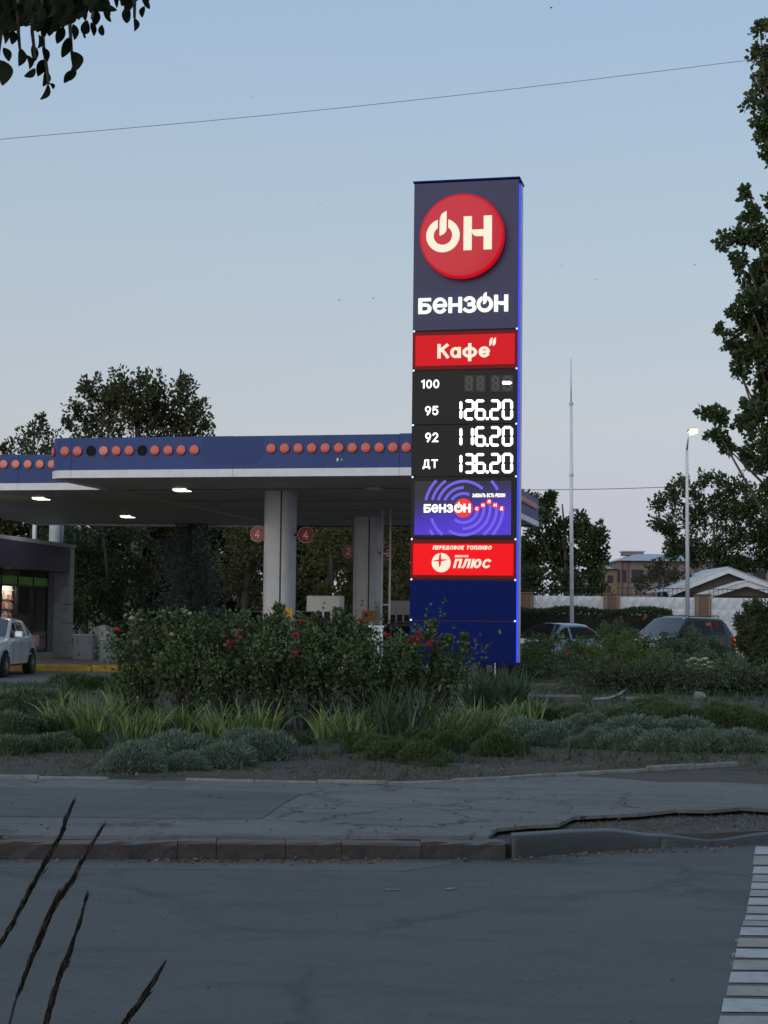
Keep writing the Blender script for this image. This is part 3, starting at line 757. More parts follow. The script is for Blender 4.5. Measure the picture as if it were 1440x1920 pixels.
for X_, Y_, r in [(713, 410, 115), (880, 418, 34), (955, 375, 34), (1028, 332, 36), (1105, 375, 36), (1183, 415, 34)]:
    c = z8p(X_, Y_); mbx.lathe([(r * us, 0), (r * us, .006)], 32, Matrix.Translation((c[0], -.305, c[1])) @ Matrix.Rotation(math.pi / 2, 4, 'X'))
tag(mbx.build('display_dots', scr_red, SCR), kind='stuff')
mbx = MB()
for ch, xa, xb, ya, yb in [('Б', 228, 318, 362, 466), ('E', 322, 408, 362, 466), ('Н', 414, 500, 362, 466), ('З', 506, 588, 362, 466)]:
    x0, za = z8p(xa, yb); x1, zb_ = z8p(xb, ya); t_ = text(ch, x0, za, zb_ - za, t=.21, width=x1 - x0, y0=-.3125, y1=-.305); mbx.add(t_.v, t_.f)
ox, oz = z8p(655, 412); power_o(mbx, ox, oz, us * .34, -.3135, -.309, t=80)
x0, za = z8p(714, 464); hletter(mbx, x0, za, us * .33, -.3135, -.309)
for ch, X_, Y_ in [('С', 880, 418), ('И', 955, 375), ('Л', 1028, 332), ('И', 1105, 375), ('Д', 1183, 415)]:
    x0, za = z8p(X_ - 18, Y_ + 18); t_ = text(ch, x0, za, 36 * us, t=.2, width=34 * us, y0=-.3135, y1=-.309); mbx.add(t_.v, t_.f)
x0, za = z8p(825, 278); x1, zb_ = z8p(1225, 230)
t_ = text('ЗАЕХАТЬ ЕСТЬ РЕЗОН', x0, za, zb_ - za, t=.2, gap=.12, width=x1 - x0, y0=-.3125, y1=-.305); mbx.add(t_.v, t_.f)
tag(mbx.build('display_lettering', scr_w, SCR), kind='stuff')
# fuel panel lettering
z3p = lambda X_, Y_: tp(750 + X_ / 5.538, 990 + Y_ / 5.538)
x0, za = z3p(340, 224); x1, zb_ = z3p(950, 184)
mbx = text('ПЕРЕДОВОЕ ТОПЛИВО', x0, za, zb_ - za, t=.22, gap=.14, width=x1 - x0, y0=-.325, y1=-.311, shear=.2)
x0, za = z3p(552, 416); x1, zb_ = z3p(930, 322)
letters('ПЛЮС', x0, za, zb_ - za, cream, plus, t=.23, gap=.12, width=x1 - x0, y0=-.325, y1=-.311, shear=.25)
x0, za = z3p(570, 304); x1, zb_ = z3p(708, 282)
t_ = text('БЕНЗОН', x0, za, zb_ - za, t=.22, gap=.13, width=x1 - x0, y0=-.325, y1=-.311, shear=.2); mbx.add(t_.v, t_.f)
tag(mbx.build('lettering', cream, plus), kind='stuff')
c = z3p(430, 360); r3 = 98 * (z3p(530, 360)[0] - z3p(330, 360)[0]) / 200.
MB().lathe([(r3, 0), (r3, .014)], 40, Matrix.Translation((c[0], -.311, c[1])) @ Matrix.Rotation(math.pi / 2, 4, 'X')).build('round_emblem', cream, plus)
pl = [z3p(*q) for q in [(412, 270), (428, 262), (430, 325), (488, 326), (492, 334), (430, 346), (426, 385), (408, 410), (404, 346), (352, 346), (352, 338), (404, 328)]]
MB().prism(pl[::-1], -.328, -.324).build('plus_mark', red_lit2, plus)

# ------------------------------------------------------------------ fuel station canopy
CY0 = 37.5; cx0 = at(800, 1157, CY0).x
CF = Frame((cx0, CY0, 0), YAW)
C1 = empty('fuel_canopy', CF.o, 'long fuel station canopy with blue fascia, white lower trim and orange discs', 'canopy', yaw=YAW)
ZB = CF.hit(436, 894, 0).z; ZT = CF.hit(436, 817, 0).z; ZS = ZB + (ZT - ZB) * .19
CL = CF.hit(104, 860, 0).x - .24
far = CF.hit(560, 988, ZB, ax=2); CD = far.y
rr = .55
def corner(n=8): return [(CL + rr - rr * math.sin(math.pi / 2 * i / n), rr - rr * math.cos(math.pi / 2 * i / n)) for i in range(n + 1)]
def wall_strip(mb, path, th, z0, z1, side=1):
    """upright strip of thickness th along a plan path (outer face on the path)"""
    n = len(path); vs = []
    for i, p in enumerate(path):
        a = Vector(path[max(i - 1, 0)]); b = Vector(path[min(i + 1, n - 1)]); d = (b - a).normalized(); q = Vector(p) + Vector((-d.y, d.x)) * th * side
        vs += [(p[0], p[1], z0), (q.x, q.y, z0), (p[0], p[1], z1), (q.x, q.y, z1)]
    fs = []
    for i in range(n - 1):
        a = 4 * i; b = a + 4; fs += [(a, b, b + 2, a + 2), (a + 1, a + 3, b + 3, b + 1), (a + 2, b + 2, b + 3, a + 3), (a, a + 1, b + 1, b)]
    fs += [(0, 2, 3, 1), (4 * n - 4, 4 * n - 3, 4 * n - 1, 4 * n - 2)]
    mb.add(vs, fs); return mb
pxs = [(134, 815), (437, 812), (749, 810)]
brk = [CF.hit(134, 860, 0).x] + [CF.hit(a, 860, 0).x for a, _ in pxs[1:]] + [0.0]
cor = corner()[::-1]      # from the left side round to the front
g = .004
wall_strip(MB(), [(CL, rr + .0)] + [c for c in cor[1:]] + [(CF.hit(134, 860, 0).x - .004, 0)], .12, ZS + .003, ZT, 1).build('fascia_panel', blue_fascia, C1, smooth='auto')
wall_strip(MB(), [(CL - .02, rr), *[(c[0] - .02, c[1] - .02) for c in cor[1:]], (CF.hit(134, 860, 0).x - .004, -.02)], .14, ZB, ZS, 1).build('trim_strip', trim_white, C1, smooth='auto')
for a, b in zip(brk[:-1], brk[1:]):
    wall_strip(MB(), [(a + g, 0), (b - g, 0)], .12, ZS + .003, ZT + random.Random(int(a * 9)).uniform(-.012, .008), 1).build('fascia_panel', blue_fascia, C1)
    wall_strip(MB(), [(a + g, -.02), (b - g, -.02)], .14, ZB, ZS, 1).build('trim_strip', trim_white, C1)
_yf = CF.hit(50, 919, ZB, ax=2).y
wall_strip(MB(), [(CL, rr), (CL, _yf)], .12, ZS + .003, ZT, -1).build('fascia_panel', blue_fascia, C1)
wall_strip(MB(), [(CL - .02, rr), (CL - .02, _yf)], .14, ZB, ZS, -1).build('trim_strip', trim_white, C1)
for k in range(5):
    a, b = CD * k / 5, CD * (k + 1) / 5
    wall_strip(MB(), [(0, a + .12 * (k == 0) + g), (0, b - g)], .12, ZS + .003, ZT, 1).build('fascia_panel', blue_fascia, C1)
    wall_strip(MB(), [(.02, a + .12 * (k == 0) + g), (.02, b - g)], .14, ZB, ZS, 1).build('trim_strip', trim_white, C1)
wall_strip(MB(), [(-.12, CD), (CL + .12, CD)], .10, ZB, ZT, 1).build('fascia_panel', blue_fascia, C1)
fp = [(-.10, .10), (-.10, CD - .1), (CL + .10, CD - .1), (CL + .10, rr)] + [(c[0] + .08, c[1] + .08) for c in cor[1:-1]] + [(CL + rr, .10)]
MB().slab(fp, ZB + .05, ZB + .10).build('soffit', soffit_m, C1)
MB().slab(fp, ZT - .12, ZT - .06).build('roof_sheet', roof_metal, C1)
# soffit seams: shallow cover strips
rs = random.Random(2)
for k in range(1, 5):
    y = CD * k / 5; MB().box(CL + .3, -.3, y - .03, y + .03, ZB + .035, ZB + .048).build('soffit_joint', paint('soffit_joint_strip', (.14, .125, .115), .6), C1)
a = CF.hit(380, 840, 0).x; b = CF.hit(493, 840, 0).x; z0 = CF.hit(436, 870, 0).z
rp = [(a, ZT - .012), (b, ZT - .012)] + [(b - .3 + .3 * math.cos(t), z0 + .3 + .3 * math.sin(t)) for t in np.linspace(0, -math.pi / 2, 8)] + [(a + .3 + .3 * math.cos(t), z0 + .3 + .3 * math.sin(t)) for t in np.linspace(-math.pi / 2, -math.pi, 8)]
MB().prism(rp, -.006, -.001).build('logo_ghost_patch', blue_fascia2, C1)
# discs
def disc_mesh():
    m_ = MB().lathe([(.09, .02), (.117, .0), (.121, .03), (.111, .045), (.06, .052), (0, .054)], 24, Matrix.Rotation(math.pi / 2, 4, 'X'), cap=False)
    o = m_.build('orange_disc', disc_mat, None, smooth='auto'); me = o.data; bpy.data.objects.remove(o); return me
disc_mat = paint('faded_orange_red_plastic', (.60, .075, .032), .45, var=.10, scale=1.5, coat=.4)
disc_pale = paint('sun_faded_coral_plastic', (.66, .16, .10), .45, var=.14, scale=6, coat=.4)
dme = disc_mesh(); dme2 = dme.copy(); dme2.materials.clear(); dme2.materials.append(disc_pale)
hole_me = MB().lathe([(.0, .004), (.118, .004), (.13, .012), (.13, 0)], 24, Matrix.Rotation(math.pi / 2, 4, 'X'), cap=False)
ho = hole_me.build('empty_disc_mount', dark_hole, None); hme = ho.data; bpy.data.objects.remove(ho)
def put_disc(F_, root, px, py, missing=False, pale=False):
    h = F_.hit(px, py, 0); o = link('missing_disc_hole' if missing else 'orange_disc', hme if missing else (dme2 if pale else dme), root); o.location = (h.x, -.002, h.z); return o
dl = [146, 171, 195, 219, 243, 267, 291, 316, 340.5, 365]
for i, x in enumerate(dl): put_disc(CF, C1, x, 846 - (x - 146) * .011, i in (1, 5), i in (2,))
for i in range(12): x = 509 + 25.35 * i; put_disc(CF, C1, x, 841 - (x - 509) * .008)
zc = CF.hit(122, 846, 0).z
_h = CF.hit(122, 846, 0); _o = link('orange_disc', dme, C1); _o.location = (_h.x, .012, _h.z)
for ang, nm in ((58, 0),):
    t = math.radians(ang); o = link('orange_disc', dme, C1); o.location = (CL + rr - rr * math.sin(t), rr - rr * math.cos(t), zc); o.rotation_euler = (0, 0, -t)
for k in range(int((CD - 1) / .35)):
    o = link('orange_disc', dme, C1); o.location = (.004, .5 + .35 * k, zc); o.rotation_euler = (0, 0, math.pi / 2)
h = CF.hit(635, 862, 0); mb = MB(); mb.prism([(h.x - .05, h.z - .03), (h.x - .01, h.z - .04), (h.x + .0, h.z + .02), (h.x - .02, h.z + .05), (h.x - .05, h.z + .03)], -.004, -.001); mb.build('torn_patch', white, C1)
h = CF.hit(639, 862, 0); MB().prism([(h.x, h.z - .02), (h.x + .04, h.z - .0), (h.x + .02, h.z + .04)], -.004, -.001).build('torn_patch', white, C1)
# columns
def column(F_, root, px, pyz, w, seam, z_under):
    p = F_.hit(px, pyz, z_under, ax=2); c = (p.x, p.y)
    mb = MB(); r = w / 2; b = .22
    prof = []
    for sx_, sy_ in ((1, 1), (-1, 1), (-1, -1), (1, -1)):
        for k in range(6):
            t = math.atan2(sy_, sx_) - math.pi / 4 + math.pi / 2 * k / 5
            prof.append((c[0] + sx_ * (r - b) + b * math.cos(t), c[1] + sy_ * (r - b) + b * math.sin(t)))
    mb.slab(prof, -.02, z_under); o = mb.build('column', column_m, root, smooth='auto')
    MB().box(c[0] + seam - .02, c[0] + seam + .02, c[1] - r - .016, c[1] - r + .01, .9, z_under - .01).build('downpipe', black_m, o)
    return p
cA = column(CF, C1, 527, 922, .80, .13, ZB + .05)
cB = column(CF, C1, 689.5, 970, .86, .16, ZB + .05)
cC = column(CF, C1, 106, 984, .52, .30, ZB + .05)
# lower left canopy part set back from the front
q = CF.hit(50, 919, ZB, ax=2); YF = q.y
e1 = CF.hit(66, 983, ZB, ax=2); e0 = CF.hit(0, 969, ZB, ax=2)
C2 = empty('fuel_canopy', CF.m @ Vector((CL - .05, YF, 0)), 'set back left canopy with blue fascia and pale coral discs beside the long canopy', 'canopy', yaw=YAW)
C2o = Vector((CL - .05, YF, 0)); C2F = Frame(C2.location, YAW)
dd = (e0 - e1); dd.z = 0; ex = e1 + dd * 1.6 - C2o; e1l = e1 - C2o
X0 = ex.x
MB().slab([(X0, .1), (-.02, .1), (-.02, CD - YF - .1), (e1l.x, e1l.y), (ex.x, ex.y)], ZB + .045, ZB + .095).build('soffit', soffit_m, C2)
for a, b in ((X0, X0 * .6), (X0 * .6, X0 * .3), (X0 * .3, -.02)):
    MB().box(a + g, b - g, 0, .12, ZS + .003, ZT - .02).build('fascia_panel', blue_fascia, C2)
    MB().box(a + g, b - g, -.02, .12, ZB - .0, ZS).build('trim_strip', trim_white, C2)
for k in range(12):
    x = 98 - 22.6 * k; h = C2F.hit(x, 870.5, 0); o = link('orange_disc', dme2, C2); o.location = (h.x, -.002, h.z)
wall_strip(MB(), [(-.02, CD - YF - .1), (e1l.x, e1l.y), (ex.x, ex.y)], .10, ZB - .03, ZB + .03, 1).build('edge_trim', trim_white, C2)
pt = CF.hit(65, 985, ZB, ax=2) - C2o; MB().box(pt.x - .06, pt.x + .06, pt.y - .06, pt.y + .06, 0, ZB + .04).build('post', white, C2)
# ceiling lights
ceil_m = glow('ceiling_led', (1.0, 1.0, .84), 3.2 * ES)
housing = paint('lamp_housing', (.45, .45, .43), .4)
def ceil_light(px, py, label, on=True):
    p = CF.m @ CF.hit(px, py, ZB + .03, ax=2)
    r_ = empty('ceiling_light', p, label, 'ceiling light', 'lamps in the canopy soffit', yaw=YAW)
    MB().bev(-.24, .24, -.24, .24, -.03, .019, .03).build('housing', housing, r_)
    MB().box(-.19, .19, -.19, .19, -.045, -.032).build('diffuser', ceil_m if on else paint('unlit_diffuser', (.5, .5, .48), .3), r_)
    if on:
        MB().box(-.19, .19, -.245, -.242, -.026, .0).build('lit_edge', ceil_m, r_)
        ld = bpy.data.lights.new('lamp_light', 'SPOT'); ld.energy = 55 ; ld.spot_size = math.radians(150); ld.shadow_soft_size = .2; ld.color = (1, .98, .85)
        lo = bpy.data.objects.new('lamp_light', ld); COL.objects.link(lo); lo.parent = r_; lo.location = (0, 0, -.08)
ceil_light(342, 918, 'brightest lit ceiling lamp nearest the front of the long canopy')
ceil_light(240, 968, 'lit ceiling lamp far back under the long canopy above the dark trees')
ceil_light(78, 934, 'lit ceiling lamp under the left canopy above the shop roof')
ceil_light(703, 915, 'unlit ceiling lamp near the totem end of the long canopy', False)

# round number signs on the columns
sign_red = paint('dark_red_sign', (.30, .035, .03), .4, var=.08)
def num_sign(px, py, rp, base, ch, label, yaw):
    Y = base.y; c = at(px, py, Y - .1); r_ = rp * Y / FPX
    R_ = empty('number_sign', c, label, 'number sign', 'round pump number signs on the canopy columns', yaw=yaw)
    MB().lathe([(r_ * .97, -.04), (r_, -.03), (r_, .03), (r_ * .97, .04)], 28, Matrix.Rotation(math.pi / 2, 4, 'X')).build('disc', sign_red, R_, smooth='auto')
    hgt = r_ * 1.05; text(ch, -hgt * .33, -hgt / 2, hgt, t=.13, width=hgt * .62, y0=-.046, y1=-.04).build('digit', white, R_)
    MB().lathe([(r_ + .002, -.02), (r_ + .012, -.02), (r_ + .012, .02), (r_ + .002, .02)], 28, Matrix.Rotation(math.pi / 2, 4, 'X'), cap=False).build('rim', white, R_)
    s_ = 1 if px > 600 and px > 689 or (px > 527 and px < 600) else -1
    MB().box(min(0, -s_ * (r_ + .25)), max(0, -s_ * (r_ + .25)), .05, .08, -.03, .03).build('bracket', black_m, R_)
wA, wB = CF.m @ cA, CF.m @ cB
num_sign(484, 1001, 14.5, wA, '4', 'red round sign with white 4 left of the front white column', -.35)
num_sign(573, 1003, 14.5, wA, '4', 'red round sign with white 4 right of the front white column', .15)
num_sign(654, 1034, 12, wB, '2', 'dim red round sign with 2 left of the rear column', -.2)
num_sign(727, 1037, 12, wB, '2', 'dim red round sign with 2 right of the rear column beside the ladder', .2)
# yellow notices on the columns
yel = paint('yellow_notice', (.55, .30, .03), .6, var=.35, scale=9)
org = paint('orange_notice', (.42, .17, .04), .6, var=.35, scale=9)
blk = paint('notice_print', (.03, .02, .02), .6)
for px, py, w_, h_, b_, mt, lb in ((532, 1151, 33, 22, wA, yel, 'yellow warning notice low on the front white column'), (692, 1154, 28, 18, wB, org, 'orange notice low on the rear column')):
    c = at(px, py, b_.y - .62); k = (b_.y - .62) / FPX
    N_ = empty('warning_notice', c, lb, 'notice', yaw=YAW)
    MB().box(-w_ * k / 2, w_ * k / 2, 0, .02, -h_ * k / 2, h_ * k / 2).build('board', mt, N_)
    tag(MB().box(-w_ * k * .3, -w_ * k * .1, -.004, -.001, -.05, .07).box(w_ * k * .05, w_ * k * .3, -.004, -.001, .0, .04).build('print', blk, N_), kind='stuff')
    MB().box(-.02, .02, .022, .24, -.05, .05).build('bracket', black_m, N_)

# ------------------------------------------------------------------ fuel pumps, ladder
pump_w = paint('pump_white', (.62, .64, .66), .35, var=.05)
pump_g = paint('pump_grey', (.28, .29, .30), .4, var=.05)
def pump(px, pytop, Y, w_, label, ncol=4, body=pump_w):
    c = at(px, 1157, Y); zt = at(px, pytop, Y).z
    P_ = empty('fuel_pump', (c.x, Y, 0), label, 'fuel pump', 'fuel pumps under the canopy', yaw=YAW)
    MB().bev(-w_ / 2 - .15, w_ / 2 + .15, -.45, .75, -.01, .14, .03).build('island', concrete, P_)
    MB().bev(-w_ / 2, w_ / 2, 0, .5, .14, 1.0, .02).build('lower_cabinet', body, P_)
    MB().bev(-w_ / 2 - .02, w_ / 2 + .02, -.03, .53, zt - .48, zt, .025).build('head', body, P_)
    MB().box(-w_ / 2 + .01, w_ / 2 - .01, .06, .46, 1.0, zt - .48).build('nozzle_bay', black_plastic, P_)
    n = ncol; st = w_ / (n + .0)
    for i in range(n + 1):
        x = -w_ / 2 + st * i; MB().box(x - .03, x + .03, -.01, .058, 1.0, zt - .482).build('bay_divider', body, P_)
    for i in range(n):
        x = -w_ / 2 + st * (i + .5); z_ = 1.15
        MB().tube([(x, .0, z_ - .1), (x, -.02, z_ + .12), (x, .03, z_ + .26)], [.025, .035, .03], 6).build('nozzle', black_m, P_)
        MB().tube([(x, .03, 1.0), (x + .04, -.12, .7), (x + .02, -.14, .45), (x - .02, -.02, .3)], .018, 5).build('hose', rubber, P_, smooth=True)
    return P_
pump(606, 1117, 49, 1.02, 'white fuel pump with dark nozzle slots between the two white columns')
pump(756, 1126, 54, .95, 'greyish fuel pump half hidden behind the totem', 4, pump_g)
Y = 50.0; a = at(715, 1157, Y); b = at(730, 1157, Y); LA = empty('roof_ladder', (a.x, Y, 0), 'white metal ladder standing between the rear column and the totem', 'ladder')
w_ = b.x - a.x
for x in (0, w_): MB().tube([(x, 0, 0), (x, 0, ZB + .04)], .035, 8).build('rail', white, LA, smooth=True)
for z_ in (.6, 1.95, 3.55): MB().box(.036, w_ - .036, -.02, .02, z_ - .02, z_ + .02).build('rung', white, LA)

# ------------------------------------------------------------------ shop building on the left
p1 = at(137, 1157, 52.6); p0 = at(0, 1157, 46.2)
byaw = math.atan2(p1.y - p0.y, p1.x - p0.x)      # facade runs away to the right
BF = Frame((p1.x, p1.y, 0), byaw); BH = BF.hit(137, 1021, 0, ax=1).z
B = empty('shop_building', BF.o, 'dark fronted station shop with glass wall and pale corner pillar', 'building', yaw=byaw)
# local +x runs away from the camera, outside is local -y
L_ = -12.0; gl = .55
br = paint('taupe_cladding', (.21, .195, .18), .5, var=.06)
dw = paint('dark_wall', (.10, .09, .085), .7)
MB().box(L_, -.12, 3.0, 8, 0, BH - .12).build('wall', dw, B)
MB().box(-.118, -.02, gl + .122, 8, 0, BH - .12).build('end_wall', dw, B)
MB().box(L_, -.12, gl + .122, 2.998, BH - .4, BH - .12).build('ceiling', dw, B)
MB().box(L_, .04, -.03, 8.05, BH - .118, BH).build('roof_edge', grey_panel, B)
fz = BF.hit(60, 1067, 0).z
MB().box(L_, -.60, -.02, .14, fz, BH - .122).build('fascia', paint('navy_brown_fascia', (.045, .042, .085), .5, var=.15, scale=.8), B)
MB().box(L_, -.60, .142, gl + .1, fz, fz + .05).build('overhang_soffit', br, B)
nz = 6
for k in range(nz):
    z0, z1 = (BH - .125) * k / nz + .01, (BH - .125) * (k + 1) / nz - .006
    MB().bev(-.42, .0, .0, .62, z0, z1, .006).build('pillar_panel', grey_panel, B)
for k in range(2):
    z0, z1 = .02 + (fz - .0) * k * .36, (fz - .01) * (.36 if k == 0 else 1)
    MB().box(-.95, -.43, gl - .03, gl + .11, z0 + .005, z1).build('wall_panel', br, B)
mull = black_m
posx = [-1.0, -2.35, -3.7, -5.05, -6.4, -7.8, -9.2, -10.6, -12]
zr = [.42, .80, 1.02, 2.45, fz]
glass_m, t, b = _new('shop_glass')
b.inputs['Base Color'].default_value = (.02, .025, .028, 1); b.inputs['Roughness'].default_value = .03; b.inputs['Alpha'].default_value = .28
b.inputs['IOR'].default_value = 1.8
green_m = paint('green_band', (.14, .42, .02), .5); greyp = paint('spandrel_glass', (.20, .23, .23), .3)
for i in range(len(posx) - 1):
    x1, x0 = posx[i], posx[i + 1]
    MB().box(x1 - .03, x1 + .03, gl - .04, gl + .06, .3, fz - .001).build('mullion', mull, B)
    for z_ in (.38, .80, 1.0, 2.40): MB().box(x0 + .031, x1 - .031, gl - .03, gl + .05, z_ - .03, z_ + .03).build('transom', mull, B)
    MB().box(x0 + .03, x1 - .03, gl, gl + .02, .41, .77).build('spandrel', greyp, B)
    MB().box(x0 + .03, x1 - .03, gl, gl + .02, .83, .97).build('spandrel', br, B)
    MB().box(x0 + .03, x1 - .03, gl, gl + .012, 1.03, 2.37).build('window_pane', glass_m, B)
    MB().box(x0 + .03, x1 - .03, gl, gl + .012, 2.43, fz - .002).build('window_pane', glass_m, B)
    MB().box(x0 + .03, x1 - .03, gl - .012, gl - .004, fz - .50, fz - .22).build('green_band', green_m, B)
MB().box(L_, -1.0, gl - .25, gl - .05, -.02, .32).build('plinth', paint('pale_plinth', (.42, .41, .37), .7, dirt=((.2, .19, .17), 4, .6)), B)
# lit shelves behind the left glass
SH = empty('snack_shelf', BF.m @ Vector((-4.1, gl + .32, .72)), 'brightly lit shelf of red and cream packets behind the left shop window', 'shelf', yaw=byaw)
sh_b = paint('shelf_board', (.6, .58, .5), .5); cols = [paint('red_packet', (.55, .05, .05), .5), paint('cream_packet', (.65, .58, .38), .5), paint('pink_packet', (.6, .3, .28), .5), paint('olive_packet', (.30, .30, .14), .5), paint('white_packet', (.7, .7, .68), .5)]
for k in range(6):
    MB().box(-.75, .95, 0, .03, .02 + k * .3, .05 + k * .3).build('shelf_board', sh_b, SH)
tag(MB().box(-.75, .95, .033, .045, 0, 1.75).build('back_panel', sh_b, SH))
for k in range(5):
    x = -.72
    while x < .80:
        w2 = rs.uniform(.08, .16); h2 = rs.uniform(.14, .24); MB().box(x, x + w2 - .01, -.03, .028, .052 + k * .3, .052 + k * .3 + h2).build('packet', rs.choice(cols), SH); x += w2
ld = bpy.data.lights.new('shelf_fill', 'AREA'); ld.energy = 30; ld.shape = 'RECTANGLE'; ld.size = 1.5; ld.size_y = .08; ld.color = (1, .97, .85)  # unseen area light added inside the shop to brighten the packets
lo = bpy.data.objects.new('shelf_fill', ld); COL.objects.link(lo); lo.parent = SH; lo.location = (.1, -.26, 1.70); lo.rotation_euler = (math.radians(28), 0, 0)
# small flood lamp on the pillar
FLo = BF.m @ Vector((.02, -.25, 2.75))
# yellow painted kerb island
yk = gnd(58, 1257.5); yk2 = gnd(260, 1255)
YK = empty('yellow_kerb', (yk.x - 3, yk.y, 0), 'yellow painted kerb of the raised island in front of the shop', 'kerb')
for i in range(5):
    MB().bev(i * 1.55 + .01, i * 1.55 + 1.54, 0, .16, -.02, .17, .025).build('kerb_block', yellow_m, YK)
mb = MB(); mb.slab([(yk.x - 8, yk.y + .165), (yk.x + 4.9, yk.y + .165), (yk.x + 4.9, yk.y + 16), (yk.x - 8, yk.y + 16)], -.02, .15); struct(mb.build('shop_apron', concrete))
# utility cabinets and rounded kiosk
cab = paint('blue_grey_cabinet', (.27, .30, .35), .5, var=.06, dirt=((.15, .15, .15), 5, .4))
def cabinet(pxa, pxb, pyt, Y, label):
    a, b = at(pxa, 1157, Y), at(pxb, 1157, Y); zt = at(pxa, pyt, Y).z; w = b.x - a.x
    r_ = empty('utility_cabinet', (a.x, Y, .15), label, 'cabinet', 'grey utility cabinets behind the yellow kerb')
    MB().bev(0, w, 0, .5, -.01, zt - .20, .015).build('body', cab, r_)
    MB().bev(-.03, w + .03, -.03, .53, zt - .199, zt - .15, .01).build('lid', grey_panel, r_)
    MB().box(w * .08, w * .92, -.012, -.001, .08, zt - .3).build('door', cab, r_)
    MB().box(w * .2, w * .26, -.03, -.013, (zt - .2) * .75, (zt - .2) * .85).build('handle', black_m, r_)
cabinet(138, 175, 1189, 49.5, 'grey blue utility cabinet beside the pale shop pillar')
cabinet(188, 226, 1197, 47.8, 'lower grey cabinet in front of the white kiosk at the rose bush edge')
kp = at(195, 1157, 50.5); kz = at(195, 1171, 50.5).z
KI = empty('vent_kiosk', (kp.x, 50.5, .15), 'white faceted vent kiosk with pointed cap between two grey cabinets', 'kiosk', yaw=.3)
MB().lathe([(.30, -.01), (.30, kz - .32)], 6).build('body', pump_w, KI)
MB().lathe([(.33, kz - .318), (.33, kz - .27), (.08, kz - .17), (0, kz - .165)], 6, cap=False).build('cap', pump_w, KI)
for k in range(3): MB().box(-.22, -.02, -.31, -.285, .12 + k * .13, .19 + k * .13).build('vent_slat', white, KI)

# ------------------------------------------------------------------ cars
glass_car = paint('car_glass', (.005, .006, .008), .05, var=.05); glass_car.node_tree.nodes['Principled BSDF'].inputs['Specular IOR Level'].default_value = .14
screen_car = paint('car_windscreen', (.012, .015, .020), .04, var=.05, coat=1.)
def paintcar(name, c, metal=.3): return paint(name, c, .32, metal=metal, var=.03, coat=.9 if c[0] > .1 else 0., dirt=(tuple(x * .7 for x in c), 3, .25))
tail_off = paint('tail_lens', (.25, .01, .01), .15, coat=1.)
tail_on = glow('tail_lit', (1.0, .05, .02), 1.6 * ES)
head_l = paint('head_lens', (.55, .58, .60), .08, coat=1.)
chrome = paint('rim_silver', (.45, .46, .47), .3, metal=.6)
SED = [(2.12, .58, 0, .58, 'h', 'p'), (2.04, .68, 0, .72, 'h', 'p'), (1.6, .82, 0, .80, 'h', 'p'), (1.0, .91, 0, .83, 'h', 'p'), (.85, .94, .02, .835, 'w', 'p'), (.70, .95, .10, .837, 'w', 'g'), (.10, .965, .44, .84, 'r', 'g'), (-.02, .967, .455, .84, 'r', 'p'), (-.10, .968, .46, .84, 'r', 'g'), (-.62, .975, .455, .84, 'r', 'g'), (-.92, .98, .425, .835, 'b', 'g'), (-1.18, .985, .28, .83, 'b', 'p'), (-1.55, .99, .04, .81, 'b', 'p'), (-1.66, .985, 0, .80, 'h', 'p'), (-2.02, .94, 0, .76, 'h', 'p'), (-2.12, .72, 0, .68, 'h', 'p')]
SUV = [(2.3, .70, 0, .70, 'h', 'p'), (2.2, .88, 0, .82, 'h', 'p'), (1.7, 1.00, 0, .88, 'h', 'p'), (1.05, 1.06, 0, .91, 'h', 'p'), (.95, 1.08, .02, .915, 'w', 'p'), (.80, 1.09, .10, .915, 'w', 'g'), (.15, 1.10, .54, .92, 'r', 'g'), (-.02, 1.10, .57, .92, 'r', 'p'), (-.12, 1.10, .58, .92, 'r', 'g'), (-.95, 1.11, .58, .92, 'r', 'p'), (-1.05, 1.11, .575, .92, 'r', 'g'), (-1.75, 1.13, .53, .90, 'b', 'p'), (-1.95, 1.14, .40, .89, 'b', 'p'), (-2.18, 1.12, .04, .88, 'h', 'p'), (-2.26, 1.0, 0, .86, 'h', 'p'), (-2.32, .70, 0, .80, 'h', 'p')]
HAT = [(a * .93 if a > -1 else a * .86, b, c, d * .97, e, f) for a, b, c, d, e, f in SED]
